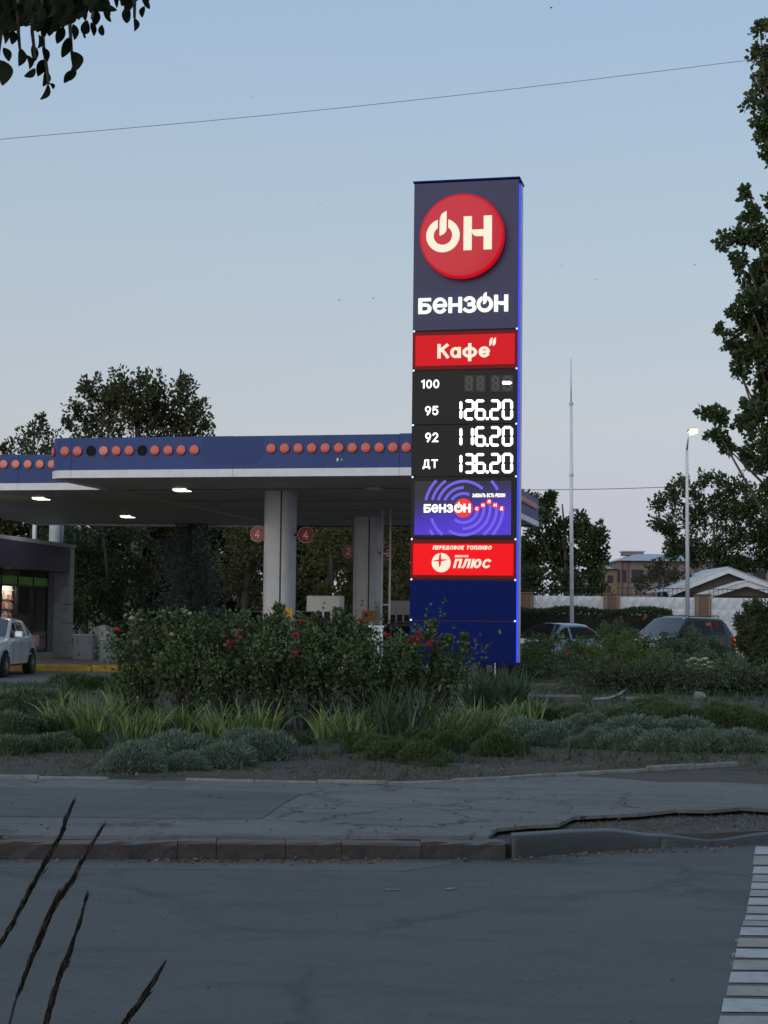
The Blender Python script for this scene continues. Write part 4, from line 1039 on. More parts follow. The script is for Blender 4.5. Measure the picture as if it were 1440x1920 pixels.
def car(loc, heading, prof, mat, label, wheel_r=.30, axles=(1.30, -1.28), lit=False, rails=False, group=None, plate=True):
    R_ = empty('car', loc, label, 'car', group, yaw=heading)
    rows = []
    for (x, belt, cab, w, _, _) in prof:
        top = belt + cab; wr = w - .05 - .36 * cab if cab > .03 else w * .93
        zb = .24 if abs(x) < 1.95 else .30
        r = [(w * .86, zb), (w * .97, zb + .06), (w, .50), (w * .995, belt - .16), (w * .965, belt - .03), (w * .94, belt + .002)]
        p4 = r[-1]
        if cab > .03: p5 = (wr, top - .045); p6 = (wr - .075, top - .012)
        else: p5 = (w * .90, belt + .012); p6 = (w * .80, belt + .022)
        p4b = (p4[0] + (p5[0] - p4[0]) * .88, p4[1] + (p5[1] - p4[1]) * .88)
        r += [p4b, p5, p6, (wr * .5, top + .012 + .01), (0, top + .028)]
        rows.append([(x, y, z) for y, z in r])
    nr = len(rows[0])
    groups = {}
    def put(k, quad): groups.setdefault(k, MB()).add(quad, [(0, 1, 2, 3)])
    fulls = MB()
    def vid(i, j, s): return (i * (2 * nr) + j + (nr if s < 0 else 0))
    vs = []
    for r in rows: vs += [Vector(p) for p in r] + [Vector((p[0], -p[1], p[2])) for p in r]
    body = []
    for i in range(len(rows) - 1):
        tp_, sd_ = prof[i][4], prof[i][5]
        for s_ in (1, -1):
            for j in range(nr - 1):
                q = [vid(i, j, s_), vid(i, j + 1, s_), vid(i + 1, j + 1, s_), vid(i + 1, j, s_)]
                k = 'body'
                if j == 5 and sd_ == 'g': k = 'side_window'
                if j >= 8 and tp_ == 'w': k = 'windscreen'
                if j >= 8 and tp_ == 'b': k = 'rear_window'
                if k == 'body': body.append(tuple(q))
                else: groups.setdefault((k, s_ if k == 'side_window' else 0), []).append(tuple(q))
        body.append((vid(i, 0, 1), vid(i + 1, 0, 1), vid(i + 1, 0, -1), vid(i, 0, -1)))
    for i in (0, len(rows) - 1): body.append(tuple([vid(i, j, 1) for j in range(nr)] + [vid(i, j, -1) for j in range(nr - 1, -1, -1)]))
    mb = MB(); mb.v = [tuple(v) for v in vs]; mb.f = body
    o = mb.build('body', mat, R_, smooth='auto')
    bm = bmesh.new(); bm.from_mesh(o.data); bmesh.ops.remove_doubles(bm, verts=bm.verts, dist=1e-4)
    bmesh.ops.delete(bm, geom=[v for v in bm.verts if not v.link_faces], context='VERTS'); bm.to_mesh(o.data); bm.free()
    for (k, s_), fs in groups.items():
        mb = MB(); mb.v = [tuple(v) for v in vs]; mb.f = fs; g_ = mb.build(k, screen_car if k == 'windscreen' else glass_car, R_, smooth='auto')
        bm = bmesh.new(); bm.from_mesh(g_.data); bmesh.ops.remove_doubles(bm, verts=bm.verts, dist=1e-4); bmesh.ops.delete(bm, geom=[v for v in bm.verts if not v.link_faces], context='VERTS'); bm.to_mesh(g_.data); bm.free()
    wmax = max(p[3] for p in prof)
    for x in axles:
        for s_ in (1, -1):
            Mw = Matrix.Translation((x, s_ * (wmax - .20), wheel_r)) @ Matrix.Rotation(-s_ * math.pi / 2, 4, 'X')
            MB().lathe([(0, .19), (wheel_r * 1.20, .19), (wheel_r * 1.20, .204), (0, .204)], 28, Matrix.Translation((x, s_ * (wmax - .20), wheel_r * 1.03)) @ Matrix.Rotation(-s_ * math.pi / 2, 4, 'X'), cap=False).build('wheel_arch', dark_hole, R_)
            tw = MB().lathe([(wheel_r * .62, 0), (wheel_r * .95, .0), (wheel_r, .03), (wheel_r, .18), (wheel_r * .95, .212), (wheel_r * .66, .218)], 28, Mw).build('tyre', rubber, R_, smooth='auto')
            rim = MB().lathe([(0, .222), (wheel_r * .14, .226), (wheel_r * .62, .216), (wheel_r * .66, .221)], 24, Mw, cap=False)
            rim.build('rim', chrome, tw, smooth='auto')
            for k in range(7):
                a = 2 * math.pi * k / 7; MB().box(wheel_r * .25, wheel_r * .55, -.018, .018, .223, .2265, Mw @ Matrix.Rotation(a, 4, 'Z')).build('rim_slot', dark_hole, tw)
    xf = prof[0][0]; xb = prof[-1][0]; b0 = prof[1][1]; bb = prof[-2][1]; wf = prof[0][3]
    for s_ in (1, -1):
        MB().bev(-.10, .10, -.17, .17, -.07, .07, .03, Matrix.Translation((prof[1][0] - .02, s_ * (wf + .0), b0 - .10)) @ Matrix.Rotation(-s_ * .45, 4, 'Z')).build('headlight', head_l, R_, smooth='auto')
        MB().bev(-.06, .06, -.10, .10, -.16, .16, .03, Matrix.Translation((prof[-2][0] - .03, s_ * (prof[-2][3] - .02), bb - .10)) @ Matrix.Rotation(s_ * .25, 4, 'Z')).build('tail_lamp', tail_on if lit else tail_off, R_, smooth='auto')
        xm = prof[5][0] - .12; MB().bev(-.06, .06, -.10, .10, -.07, .07, .025, Matrix.Translation((xm, s_ * (wmax + .12), prof[5][1] + .10))).build('wing_mirror', mat, R_, smooth='auto')
        MB().box(xm - .02, xm + .02, min(s_ * (wmax - .06), s_ * (wmax + .03)), max(s_ * (wmax - .06), s_ * (wmax + .03)), prof[5][1] + .04, prof[5][1] + .07).build('mirror_stalk', black_m, R_)
        for xd in (-.0, -.95): MB().bev(xd - .09, xd + .09, -.012, .012, -.015, .015, .006, Matrix.Translation((xd * 0, s_ * (wmax + .006), prof[8][1] - .13))).build('door_handle', mat, R_)
        for xd in (.62, -.06, -.98): MB().box(xd - .005, xd + .005, min(s_ * wmax, s_ * (wmax + .003)), max(s_ * wmax, s_ * (wmax + .003)), .34, prof[8][1] - .10).build('door_gap', black_m, R_)
        MB().box(-1.2, 1.1, min(s_ * wmax, s_ * (wmax + .012)), max(s_ * wmax, s_ * (wmax + .012)), .50, .55).build('side_moulding', mat, R_)
        if rails: MB().tube([(.05, s_ * (wmax - .30), prof[6][1] + prof[6][2] + .01), (0, s_ * (wmax - .31), prof[6][1] + prof[6][2] + .06), (-1.6, s_ * (wmax - .31), prof[10][1] + prof[10][2] + .05), (-1.7, s_ * (wmax - .30), prof[10][1] + prof[10][2] + .0)], .018, 6).build('roof_rail', black_m, R_, smooth=True)
    MB().bev(xf - .02, xf + .03, -.45, .45, .36, .50, .02).build('grille', black_plastic, R_)
    MB().bev(xb - .06, xb + .04, -prof[-1][3] - .02, prof[-1][3] + .02, .30, .56, .03).build('rear_bumper', mat, R_, smooth='auto')
    MB().bev(xf - .06, xf + .05, -wf - .03, wf + .03, .24, .36, .03).build('front_bumper', mat, R_, smooth='auto')
    return R_
silver = paintcar('silver_white_paint', (.62, .66, .70), .1)
bluegrey = paintcar('blue_grey_paint', (.15, .19, .24), .3)
blackp = paintcar('black_paint', (.005, .005, .006), .0)
blackp.node_tree.nodes['Principled BSDF'].inputs['Specular IOR Level'].default_value = .3; blackp.node_tree.nodes['Principled BSDF'].inputs['Roughness'].default_value = .12
brownp = paintcar('dark_brown_paint', (.03, .022, .022), .3)
car((-9.95, 40.4, 0), -math.pi / 2 - .03, SED, silver, 'silver white saloon car at the left edge facing the road', group=None)
p = at(1034, 1165, 49); car((p.x, 49, 0), math.pi + math.radians(40), SED, bluegrey, 'blue grey saloon car behind the shrubs just right of the totem')
p = at(1262, 1165, 52); car((p.x, 52, 0), math.pi + math.radians(44), SUV, blackp, 'black estate car with a lit red tail lamp behind the shrubs', wheel_r=.35, axles=(1.4, -1.35), lit=True, rails=True)
p = at(580, 1165, 45.5); car((p.x, 45.5, 0), math.radians(8), SUV, blackp, 'dark car at the pump whose roof shows above the rose bushes', wheel_r=.34)
p = at(752, 1165, 43.5); car((p.x, 43.5, 0), math.pi - .5, HAT, brownp, 'dark brown car half hidden behind the left edge of the totem')
# white box bollard beside it
p = at(705, 1189, 41); WB = empty('white_bin', (p.x, 41, 0), 'small white square bin at the pump island left of the totem', 'bin')
MB().bev(-.18, .18, -.18, .18, 0, at(705, 1177, 41).z, .02).build('body', white, WB); MB().bev(-.20, .20, -.20, .20, at(705, 1177, 41).z + .002, at(705, 1175, 41).z + .03, .01).build('lid', white, WB)
p = at(283, 1191, 52); RB = empty('red_barrier', (p.x, 52, 0), 'low red barrier showing above the white roses', 'barrier')
MB().bev(-.65, .65, -.06, .06, .75, 1.0, .02).build('bar', paint('red_barrier_paint', (.30, .03, .03), .5), RB)
for x in (-.55, .55): MB().box(x - .04, x + .04, -.04, .04, -.02, .748).build('post', white, RB)

# ------------------------------------------------------------------ poles, wires, birds
FM = at(1073, 1165, 61); zt = at(1071, 672, 61).z
MA = empty('flag_mast', (FM.x, 61, 0), 'tall thin white mast tapering to a needle behind the blue grey saloon car', 'mast')
zm = at(1071, 757, 61).z; tx1 = at(1070.5, 672, 61).x - FM.x
MB().tube([(0, 0, -.05), (tx1 * .5, 0, zm * .5), (tx1 * .85, 0, zm)], [.085, .075, .055], 10).build('pole', white, MA, smooth=True)
MB().tube([(tx1 * .85, 0, zm), (tx1, 0, zt)], [.03, .012], 6).build('tip_rod', alum, MA, smooth=True)
for z_ in (zm, zm * .72, zm * .45): MB().tube([(tx1 * .85 * z_ / zm, 0, z_ - .05), (tx1 * .85 * z_ / zm, 0, z_ + .05)], .09, 10).build('joint_collar', alum, MA)
LP = at(1289.5, 1145, 62); LPt = at(1288, 842, 62); LPe = at(1284, 816, 62)
ST = empty('street_lamp', (LP.x, 62, 0), 'lit street lamp on a slim grey pole in front of the concrete fence', 'street lamp')
dx = LPt.x - LP.x
MB().tube([(0, 0, -.05), (dx * .5, 0, LPt.z * .5), (dx, 0, LPt.z)], [.095, .08, .055], 10).build('pole', alum, ST, smooth=True)
ex_ = LPe.x - LP.x
MB().tube([(dx, 0, LPt.z - .05), (dx * .6 + ex_ * .4, -.4, LPt.z + .32), (ex_, -1.2, LPe.z - .02)], [.04, .035, .03], 8).build('arm', alum, ST, smooth=True)
MB().bev(ex_ - .14, ex_ + .14, -1.75, -1.15, LPe.z - .03, LPe.z + .09, .04).build('lamp_head', alum, ST, smooth='auto')
MB().lathe([(0, -.12), (.08, -.10), (.12, -.04), (.13, 0)], 16, Matrix.Translation((ex_, -1.5, LPe.z - .032)), cap=False).build('lamp_bowl', glow('street_lamp_bulb', (1.0, .80, .50), 2.2 * ES), ST, smooth=True)
ld = bpy.data.lights.new('street_light', 'POINT'); ld.energy = 40; ld.color = (1, .85, .6); ld.shadow_soft_size = .15
lo = bpy.data.objects.new('street_light', ld); COL.objects.link(lo); lo.parent = ST; lo.location = (ex_, -1.5, LPe.z - .3)
MB().box(ex_ - .15, ex_ + .15, -1.80, -1.765, LPe.z - .12, LPe.z + .04).build('lit_lens', glow('street_lamp_bulb', (1.0, .80, .50), 2.2 * ES), ST)
def wire(pts, rad, label):
    o = MB().tube(pts, rad, 5).build('overhead_wire', paint('wire_grey', (.12, .12, .13), .6), None, smooth=True)
    c = Vector(pts[0]); 
    for v in o.data.vertices: v.co -= c
    o.location = c; tag(o, label, 'wire')
cat_ = []
for k in range(25):
    t = k / 24; x = -700 + 2900 * t; y = 261 - (x / 1408) * 149 + 9 * math.sin(math.pi * min(1, max(0, x / 1408))) * (1 if 0 < x < 1408 else 0)
    cat_.append(at(x, y, 24 + 4 * t))
wire(cat_, .0045, 'long sagging wire crossing the whole sky above the totem')
wire([at(x, 918.5 - (x - 990) * .02 + 1.2 * math.sin((x - 990) / 265 * math.pi), 95) for x in range(940, 1700, 40)], .02, 'faint low wire crossing behind the mast near the trees')
bird_m = paint('bird_dark', (.04, .04, .045), .8)
for k, (x, y) in enumerate([(474, 182), (600, 383), (636, 563), (1034, 15), (1275, 157), (1053, 498), (1119, 525), (1303, 497), (700, 560)]):
    c = at(x, y, 70); s_ = .07 * (1.5 if k == 3 else 1); a = k * 1.3
    Mb = Matrix.Rotation(a, 4, 'Z') @ Matrix.Rotation(.5, 4, 'X')
    mb = MB().add([Mb @ Vector(q) * s_ for q in [(0, -.4, 0), (0, .5, 0), (-1, .1, .35), (1, .1, .35), (0, 0, -.12), (-.5, .15, .25), (.5, .15, .25)]], [(0, 5, 1), (0, 2, 5), (0, 1, 6), (0, 6, 3), (0, 4, 1)])
    o = mb.build('bird', bird_m); o.location = c; tag(o, 'tiny dark bird flying in the evening sky', 'bird', 'distant birds in the sky')

# ------------------------------------------------------------------ concrete fence with brick pillars
FY = 70.0; ftz = at(1200, 1119, FY).z; fpz = at(1200, 1112.5, FY).z; railz = at(1200, 1101, FY).z
pil = [820, 985, 1146, 1317.5, 1488, 1660]
FXs = [at(x, 1150, FY).x for x in pil]
FE = empty('boundary_fence', (FXs[0], FY, 0), 'white relief concrete fence with tan brick pillars and dark railing on top', 'fence')
for i, x in enumerate(FXs):
    x -= FXs[0]; P_ = MB().box(x - .33, x + .33, -.12, .30, -.05, fpz - .06).build('brick_pillar', brick_m, FE)
    for dx in (-.10, .12): MB().box(x + dx - .04, x + dx + .04, -.20, -.121, -.02, fpz - .08).build('pillar_rib', brick_dark, P_)
    for dx in (-.24, .24): MB().box(x + dx - .06, x + dx + .06, -.16, -.121, -.02, fpz - .1).build('pillar_rib', brick_m, P_)
    MB().box(x - .36, x + .36, -.20, .34, fpz - .058, fpz).build('pillar_cap', brick_dark, P_)
def relief(x0, x1, z0, z1, nx_, nz_):
    mb = MB(); mb.box(x0, x1, .02, .14, z0, z1)
    w_ = (x1 - x0) / nx_; h_ = (z1 - z0) / nz_
    for i in range(nx_):
        for j in range(nz_):
            a, b, c, d = x0 + i * w_ + .02, x0 + (i + 1) * w_ - .02, z0 + j * h_ + .02, z0 + (j + 1) * h_ - .02
            mb.add([(a, .018, c), (b, .018, c), (b, .018, d), (a, .018, d), ((a + b) / 2 - .06, -.045, (c + d) / 2 + .03)], [(0, 1, 4), (1, 2, 4), (2, 3, 4), (3, 0, 4)])
    return mb
for a, b in zip(FXs[:-1], FXs[1:]):
    a -= FXs[0]; b -= FXs[0]
    tag(relief(a + .34, b - .34, -.02, ftz, 8, 5).build('concrete_panel', fence_white, FE))
    mb = MB(); mb.box(a + .3, b - .3, .05, .08, ftz + .08, ftz + .11).box(a + .3, b - .3, .05, .08, railz - .06, railz - .03)
    n = int((b - a) / .22)
    for k in range(n): x = a + .3 + (b - a - .6) * k / (n - 1); mb.box(x - .009, x + .009, .056, .074, ftz + .002, railz)
    tag(mb.build('railing', black_m, FE), kind='stuff')

# ------------------------------------------------------------------ pavilion with white gables, far brick building
def gable(root, Y, pk, l, r, depth, bw, nm):
    P0, P1, P2 = at(*l, Y), at(*pk, Y), at(*r, Y); o = Vector(root.location)
    P0, P1, P2 = P0 - o, P1 - o, P2 - o
    for a, b, k in ((P0, P1, 0), (P2, P1, 1)):
        d = (b - a).normalized(); n_ = Vector((-d.z, 0, d.x)); n_ = n_ if n_.z > 0 else -n_
        q = [a, b, b - Vector((0, 0, bw / max(.3, n_.z))), a - n_ * bw]
        MB().prism([(v.x, v.z) for v in q], a.y - .05, a.y + (.02 if k else .017)).build('bargeboard', white, root)
        e = a + n_ * .05; f = b + n_ * .05
        MB().add([Vector((e.x, a.y - .1, e.z)), Vector((f.x, a.y - .1, f.z)), Vector((f.x, a.y + depth, f.z)), Vector((e.x, a.y + depth, e.z)), Vector((a.x, a.y - .1, a.z + .003)), Vector((b.x, a.y - .1, b.z + .003)), Vector((b.x, a.y + depth, b.z + .003)), Vector((a.x, a.y + depth, a.z + .003))], [(0, 1, 2, 3), (4, 7, 6, 5), (0, 4, 5, 1), (3, 2, 6, 7), (0, 3, 7, 4), (1, 5, 6, 2)]).build('roof_slope', white if k == 0 else roof_metal, root)
    MB().prism([(P0.x + .4, P0.z - .0), (P2.x - .4, P2.z), (P1.x, P1.z - bw - .05)], P0.y + .5, P0.y + .6).build('gable_wall', paint('brown_gable_boards', (.15, .12, .10), .8, var=.2, scale=6), root)
gp = at(1365, 1157, 78); PV = empty('pavilion', (gp.x, 78, 0), 'low pavilion with two white gabled roofs behind the fence at right', 'building')
gable(PV, 78, (1365, 1064), (1250, 1110), (1490, 1112), 6, .26, 0)
gable(PV, 75.5, (1400, 1090), (1316, 1116), (1484, 1118), 2.2, .22, 1)
a = at(1275, 1110, 78.6).x - gp.x; b = at(1480, 1110, 78.6).x - gp.x
MB().box(a, b, .7, 5.5, -.05, at(1300, 1109, 78.6).z).build('wall', paint('dim_brown_wall', (.10, .08, .07), .85), PV)
YB = 125.0; bp = at(1250, 1157, YB)
BB = empty('brick_building', (bp.x, YB, 0), 'distant pinkish brick building with grey hipped metal roof', 'building')
def bx_(x0p, x1p, ytp, y0, y1, z0=0.): return (at(x0p, ytp, YB).x - bp.x, at(x1p, ytp, YB).x - bp.x, y0, y1, z0, at((x0p + x1p) / 2, ytp, YB).z)
MB().box(*bx_(1163, 1540, 1052, 0, 14)).build('wall', pink_wall, BB)
MB().box(*bx_(1118, 1162, 1066, 1, 10)).build('annex_wall', brick_m, BB)
zE = at(1200, 1052, YB).z
def hip(x0, x1, y0, y1, z0, z1, ix, iy):
    return MB().add([Vector(v) for v in [(x0, y0, z0), (x1, y0, z0), (x1, y1, z0), (x0, y1, z0), (x0 + ix, y0 + iy, z1), (x1 - ix, y0 + iy, z1), (x1 - ix, y1 - iy, z1), (x0 + ix, y1 - iy, z1)]], [(0, 1, 5, 4), (1, 2, 6, 5), (2, 3, 7, 6), (3, 0, 4, 7), (4, 5, 6, 7), (3, 2, 1, 0)])
x0, x1 = at(1157, 1052, YB).x - bp.x, at(1545, 1052, YB).x - bp.x
hip(x0, x1, -.5, 14.5, zE + .01, at(1200, 1034, YB).z, 2.2, 5).build('roof', roof_metal, BB)
x0, x1 = at(1114, 1066, YB).x - bp.x, at(1161, 1066, YB).x - bp.x
hip(x0, x1, .6, 10, at(1140, 1066, YB).z + .01, at(1140, 1057, YB).z, 1.0, 3).build('annex_roof', roof_metal, BB)
x0, x1 = at(1187, 1034, YB).x - bp.x, at(1226, 1034, YB).x - bp.x
MB().box(x0, x1, 5, 6.5, at(1200, 1037, YB).z, at(1200, 1031, YB).z).build('roof_vent', pink_wall, BB); MB().box(x0 - .1, x1 + .1, 4.9, 6.6, at(1200, 1031, YB).z + .01, at(1200, 1028, YB).z).build('vent_cap', roof_metal, BB)
for x in (1168, 1195, 1228, 1262, 1425): 
    c = at(x, 1075, YB).x - bp.x; MB().box(c - .45, c + .45, -.03, -.002, at(x, 1092, YB).z, at(x, 1068, YB).z).build('window', window_dark, BB)
for x in (1164.5, 1176): c = at(x, 1075, YB).x - bp.x; MB().tube([(c, -.1, 0), (c, -.1, zE)], .08, 6).build('drainpipe', brick_dark, BB)
for x in (1124, 1132, 1147): c = at(x, 1075, YB).x - bp.x; MB().box(c - .2, c + .2, .93, .998, at(x, 1092, YB).z, at(x, 1078, YB).z).build('window', window_dark, BB)

# ------------------------------------------------------------------ far and middle trees
G_dark = leafm('dark_leaf', (.042, .062, .028), (.080, .105, .044))
G_olive = leafm('olive_leaf', (.095, .095, .032), (.15, .135, .05))
G_elm = leafm('elm_leaf', (.060, .070, .030), (.11, .115, .05))
G_spruce = leafm('blue_spruce_needle', (.095, .130, .125), (.175, .22, .205), trans=.05)
G_poplar = leafm('poplar_leaf', (.058, .088, .036), (.125, .165, .065))
G_mid = leafm('mid_green_leaf', (.048, .074, .026), (.09, .12, .045))
def B_(Y, lst, **k): return pxblobs(lst, Y, **k)
def tbase(px, Y): p = at(px, 1157, Y); return (p.x, Y, 0)
ELM = [(175, 738, 32), (240, 728, 36), (285, 742, 36), (338, 738, 32), (368, 772, 28), (146, 766, 22), (205, 778, 42), (275, 788, 42), (330, 788, 40), (128, 795, 15), (262, 712, 17), (343, 716, 14), (162, 720, 16), (385, 794, 15), (250, 770, 48), (220, 755, 36), (300, 765, 40), (168, 790, 28), (355, 790, 34), (200, 840, 60), (290, 850, 60), (345, 840, 45), (150, 845, 40)]
tree('elm_tree', 'broad dark spiky tree rising above the canopy at left', 'tree', tbase(250, 80), B_(80, ELM, seed=4), G_elm, leaf=.22, trunk_r=.35, dens=1.1, seed=11, elong=2.1, up=.9, nsub=17, sub=.36)
tree('small_tree', 'smaller dark pointed tree above the set back canopy', 'tree', tbase(60, 92), B_(92, [(72, 803, 22), (75, 782, 9), (48, 826, 24), (90, 832, 30), (16, 838, 15), (2, 842, 12), (60, 870, 45), (108, 838, 12)], seed=5), G_elm, leaf=.24, trunk_r=.25, dens=1.1, seed=12, elong=1.8, up=.8, nsub=12, sub=.38)
tree('dark_tree', 'dense dark leafy tree behind the shop pillar', 'tree', tbase(200, 62), B_(62, [(180, 1000, 48), (245, 1005, 50), (165, 1070, 50), (235, 1080, 52), (190, 1135, 45), (255, 1140, 40), (140, 1020, 30), (150, 1150, 30)], seed=6), G_dark, leaf=.16, trunk_r=.2, dens=1.0, seed=13, nsub=14)
tree('spruce_tree', 'blue grey spruce with drooping boughs behind the forecourt', 'tree', tbase(352, 60), B_(60, [(362, 940, 28), (358, 985, 42, 30), (350, 1020, 54, 30), (352, 1055, 66, 30), (350, 1090, 72, 32), (350, 1125, 78, 32), (350, 1158, 80, 30)], seed=7, dj=.3), G_spruce, leaf=.15, trunk_r=.2, dens=1.0, aspect=.35, seed=14, elong=1.9, up=-.25, nsub=26, sub=.30, droop=.3)
tree('olive_tree', 'yellowish green tree between the spruce and the front column', 'tree', tbase(455, 68), B_(68, [(450, 1000, 42), (480, 1050, 40), (430, 1060, 36), (460, 1110, 44), (500, 1010, 30), (485, 1150, 40), (425, 960, 30)], seed=8), G_olive, leaf=.17, trunk_r=.2, dens=.9, seed=15, nsub=13)
tree('olive_tree', 'yellowish green tree seen between the two columns', 'tree', tbase(610, 68), B_(68, [(590, 1000, 40), (640, 1005, 42), (575, 1060, 38), (630, 1065, 46), (600, 1120, 40), (655, 1125, 38), (620, 960, 40), (670, 1050, 30)], seed=9), G_olive, leaf=.17, trunk_r=.2, dens=.9, seed=16, nsub=13)
tree('olive_tree', 'yellowish tree behind the ladder and the left edge of the totem', 'tree', tbase(755, 68), B_(68, [(735, 1000, 38), (770, 1020, 42), (735, 1070, 38), (775, 1090, 40), (745, 1130, 38), (800, 1000, 36), (820, 1070, 45)], seed=10), G_olive, leaf=.17, trunk_r=.2, dens=.9, seed=17, nsub=13)
back = [(-40, 84, 0), (60, 86, 1), (160, 84, 2), (300, 88, 3), (420, 84, 4), (540, 86, 5), (690, 84, 6), (840, 86, 7), (930, 90, 8)]
lbl = ['left of the shop', 'behind the shop roof', 'behind the shop pillar trees', 'right behind the spruce', 'behind the gap left of the front column', 'directly behind the front column', 'directly behind the rear column', 'hidden mostly by the totem', 'just left of the right hand trees']
for k, (x, Y, j) in enumerate(back):
    r_ = random.Random(k + 30); bl = []
    for i in range(10): bl.append((x + r_.uniform(-65, 65), 985 + i * 22 + r_.uniform(-10, 10) if x < 800 else 1060 + i * 13, r_.uniform(45, 62)))
    tree('background_tree', 'dark background tree ' + lbl[k], 'tree', tbase(x, Y), B_(Y, bl, seed=k), G_dark if k % 3 else G_olive, leaf=.26, trunk_r=.2, dens=1.25, seed=40 + k, nsub=16, sub=.55, group='dark trees behind the forecourt')
tree('round_tree', 'full dark green tree right of the totem behind the thin mast', 'tree', tbase(1060, 74), B_(74, [(1000, 962, 34), (1028, 948, 24), (1045, 1000, 40), (1088, 985, 30), (1112, 1012, 30), (1000, 1030, 45), (1060, 1050, 45), (1110, 1052, 30), (1130, 1040, 15), (1000, 1088, 36), (1070, 1092, 32), (1120, 1085, 20), (990, 935, 16), (1035, 930, 8)], seed=21), G_mid, leaf=.19, trunk_r=.16, dens=1.3, seed=51, nsub=20, elong=1.3)
tree('tall_tree', 'large dark tree behind the street lamp with upright branch tips', 'tree', tbase(1330, 88), B_(88, [(1238, 948, 22), (1230, 985, 16), (1262, 925, 20), (1280, 903, 14), (1300, 925, 24), (1325, 900, 18), (1350, 902, 18), (1375, 922, 26), (1393, 912, 14), (1420, 940, 26), (1450, 950, 34), (1455, 1010, 40), (1440, 1050, 30), (1265, 1030, 24), (1255, 990, 26), (1300, 970, 38), (1350, 955, 38), (1400, 955, 32), (1285, 1020, 30), (1330, 1020, 35), (1380, 1010, 38), (1425, 995, 34), (1350, 1060, 30), (1395, 1055, 30), (1300, 1050, 20)], seed=22), G_mid, leaf=.21, trunk_r=.16, dens=1.3, seed=52, nsub=19, elong=1.7, up=.9, sub=.38)
tree('low_conifer', 'low dark conifer bush before the far brick building', 'tree', tbase(1230, 82), B_(82, [(1212, 1085, 22), (1240, 1068, 22), (1270, 1078, 22), (1200, 1098, 16), (1255, 1100, 26), (1290, 1095, 20), (1235, 1055, 8)], seed=23), G_elm, leaf=.17, trunk_r=.15, dens=1.1, seed=53, elong=2.0, up=.9, sub=.36, nsub=13)
for k, (xs_, lb) in enumerate([([960, 985, 1010, 1035], 'dark bushy thicket behind the fence under the round tree'), ([1060, 1090, 1115, 1135], 'dark shrub thicket behind the fence below the brick annex')]):
    tree('thicket_bush', lb, 'bush', tbase(xs_[1], 76), B_(76, [(x, 1108, 16) for x in xs_], seed=24 + k), G_dark, leaf=.15, trunk_r=.08, dens=1.1, seed=54 + k, limbs=False)
PT = (at(1545, 1157, 38).x, 38.0, 0)
POP = [(1425, 55, 13, 24), (1420, 100, 15, 26), (1435, 140, 22, 32), (1412, 190, 20, 26), (1440, 210, 34), (1428, 250, 18, 32), (1440, 292, 14, 22), (1475, 120, 40), (1480, 220, 44),
       (1397, 362, 9, 22), (1408, 400, 20, 28), (1358, 452, 20, 18), (1385, 442, 18), (1420, 440, 36), (1388, 488, 18), (1425, 520, 38), (1402, 560, 24), (1378, 590, 13), (1440, 600, 44), (1350, 618, 11), (1370, 640, 19), (1412, 660, 38), (1385, 692, 18), (1440, 725, 44), (1325, 772, 16, 10), (1350, 778, 20, 16), (1395, 790, 34), (1345, 812, 20), (1362, 838, 13), (1405, 850, 22), (1435, 868, 28), (1438, 915, 16), (1455, 380, 24), (1455, 480, 34), (1450, 560, 36), (1440, 660, 40), (1400, 610, 26), (1420, 760, 40), (1440, 820, 34), (1445, 170, 26), (1448, 250, 24), (1452, 90, 24), (1490, 350, 40), (1490, 470, 50), (1500, 620, 55), (1500, 780, 55), (1490, 900, 40)]
tree('poplar_tree', 'tall leafy poplar cut off by the right edge of the picture', 'tree', PT, B_(38, POP, seed=31, dj=.9), G_poplar, leaf=.125, trunk_r=.26, dens=1.5, aspect=.85, seed=61, nsub=17, elong=1.4, sub=.38)
q = [at(1447, 898, 38), at(1420, 888, 38), at(1400, 880, 37.8), at(1386, 884, 37.6), at(1380, 902, 37.6)]
mb = MB(); pr = bpy.data.objects['poplar_tree']; o_ = Vector(PT); mb.tube([v - o_ for v in [at(1520, 940, 38)] + q], [.04, .02, .015, .012, .01, .006], 5)
mb.tube([q[2] - o_, at(1393, 886, 37.7) - o_, at(1396, 893, 37.7) - o_], [.01, .008, .004], 4); mb.build('bare_branch', bark_pale, pr)

# clipped hedges
def hedge(name, label, x0, x1, y0, y1, h, mat, leaf, seed, dens=1., group=None, wob=.07):
    rng = np.random.default_rng(seed); root = empty(name, (x0, y0, 0), label, 'hedge', group)
    def face(n): 
        return rng.uniform(size=(n, 3))
    L = x1 - x0; Dp = y1 - y0; P = []; D = []
    for (area, fn, d) in [(L * h, lambda u: np.stack([u[:, 0] * L, u[:, 1] * .25 * Dp, u[:, 2] * h], 1), (0, -1, .4)), (L * Dp, lambda u: np.stack([u[:, 0] * L, u[:, 1] * Dp, h - u[:, 2] ** 2 * .25], 1), (0, 0, 1)), (Dp * h, lambda u: np.stack([u[:, 0] ** 2 * .3, u[:, 1] * Dp, u[:, 2] * h], 1), (-1, 0, .3)), (Dp * h, lambda u: np.stack([L - u[:, 0] ** 2 * .3, u[:, 1] * Dp, u[:, 2] * h], 1), (1, 0, .3))]:
        n = int(dens * 6.5 * area / leaf ** 2); u = face(n); p = fn(u); P.append(p); D.append(np.array(d) + rng.normal(size=(n, 3)) * .6)
    P = np.concatenate(P); D = np.concatenate(D); P[:, 2] += wob * np.sin(P[:, 0] * 2.1) * (P[:, 2] / h) + rng.normal(size=len(P)) * .03
    P[:, 1] += wob * np.sin(P[:, 0] * 1.3 + 2)
    link('foliage', leaves('foliage', P, D, leaf * rng.uniform(.6, 1.2, len(P)), .6, mat, rng), root)
    MB().box(.15, L - .15, .15, Dp - .15, -.05, h * .9).build('inner_twigs', stem_m, root)
    return root
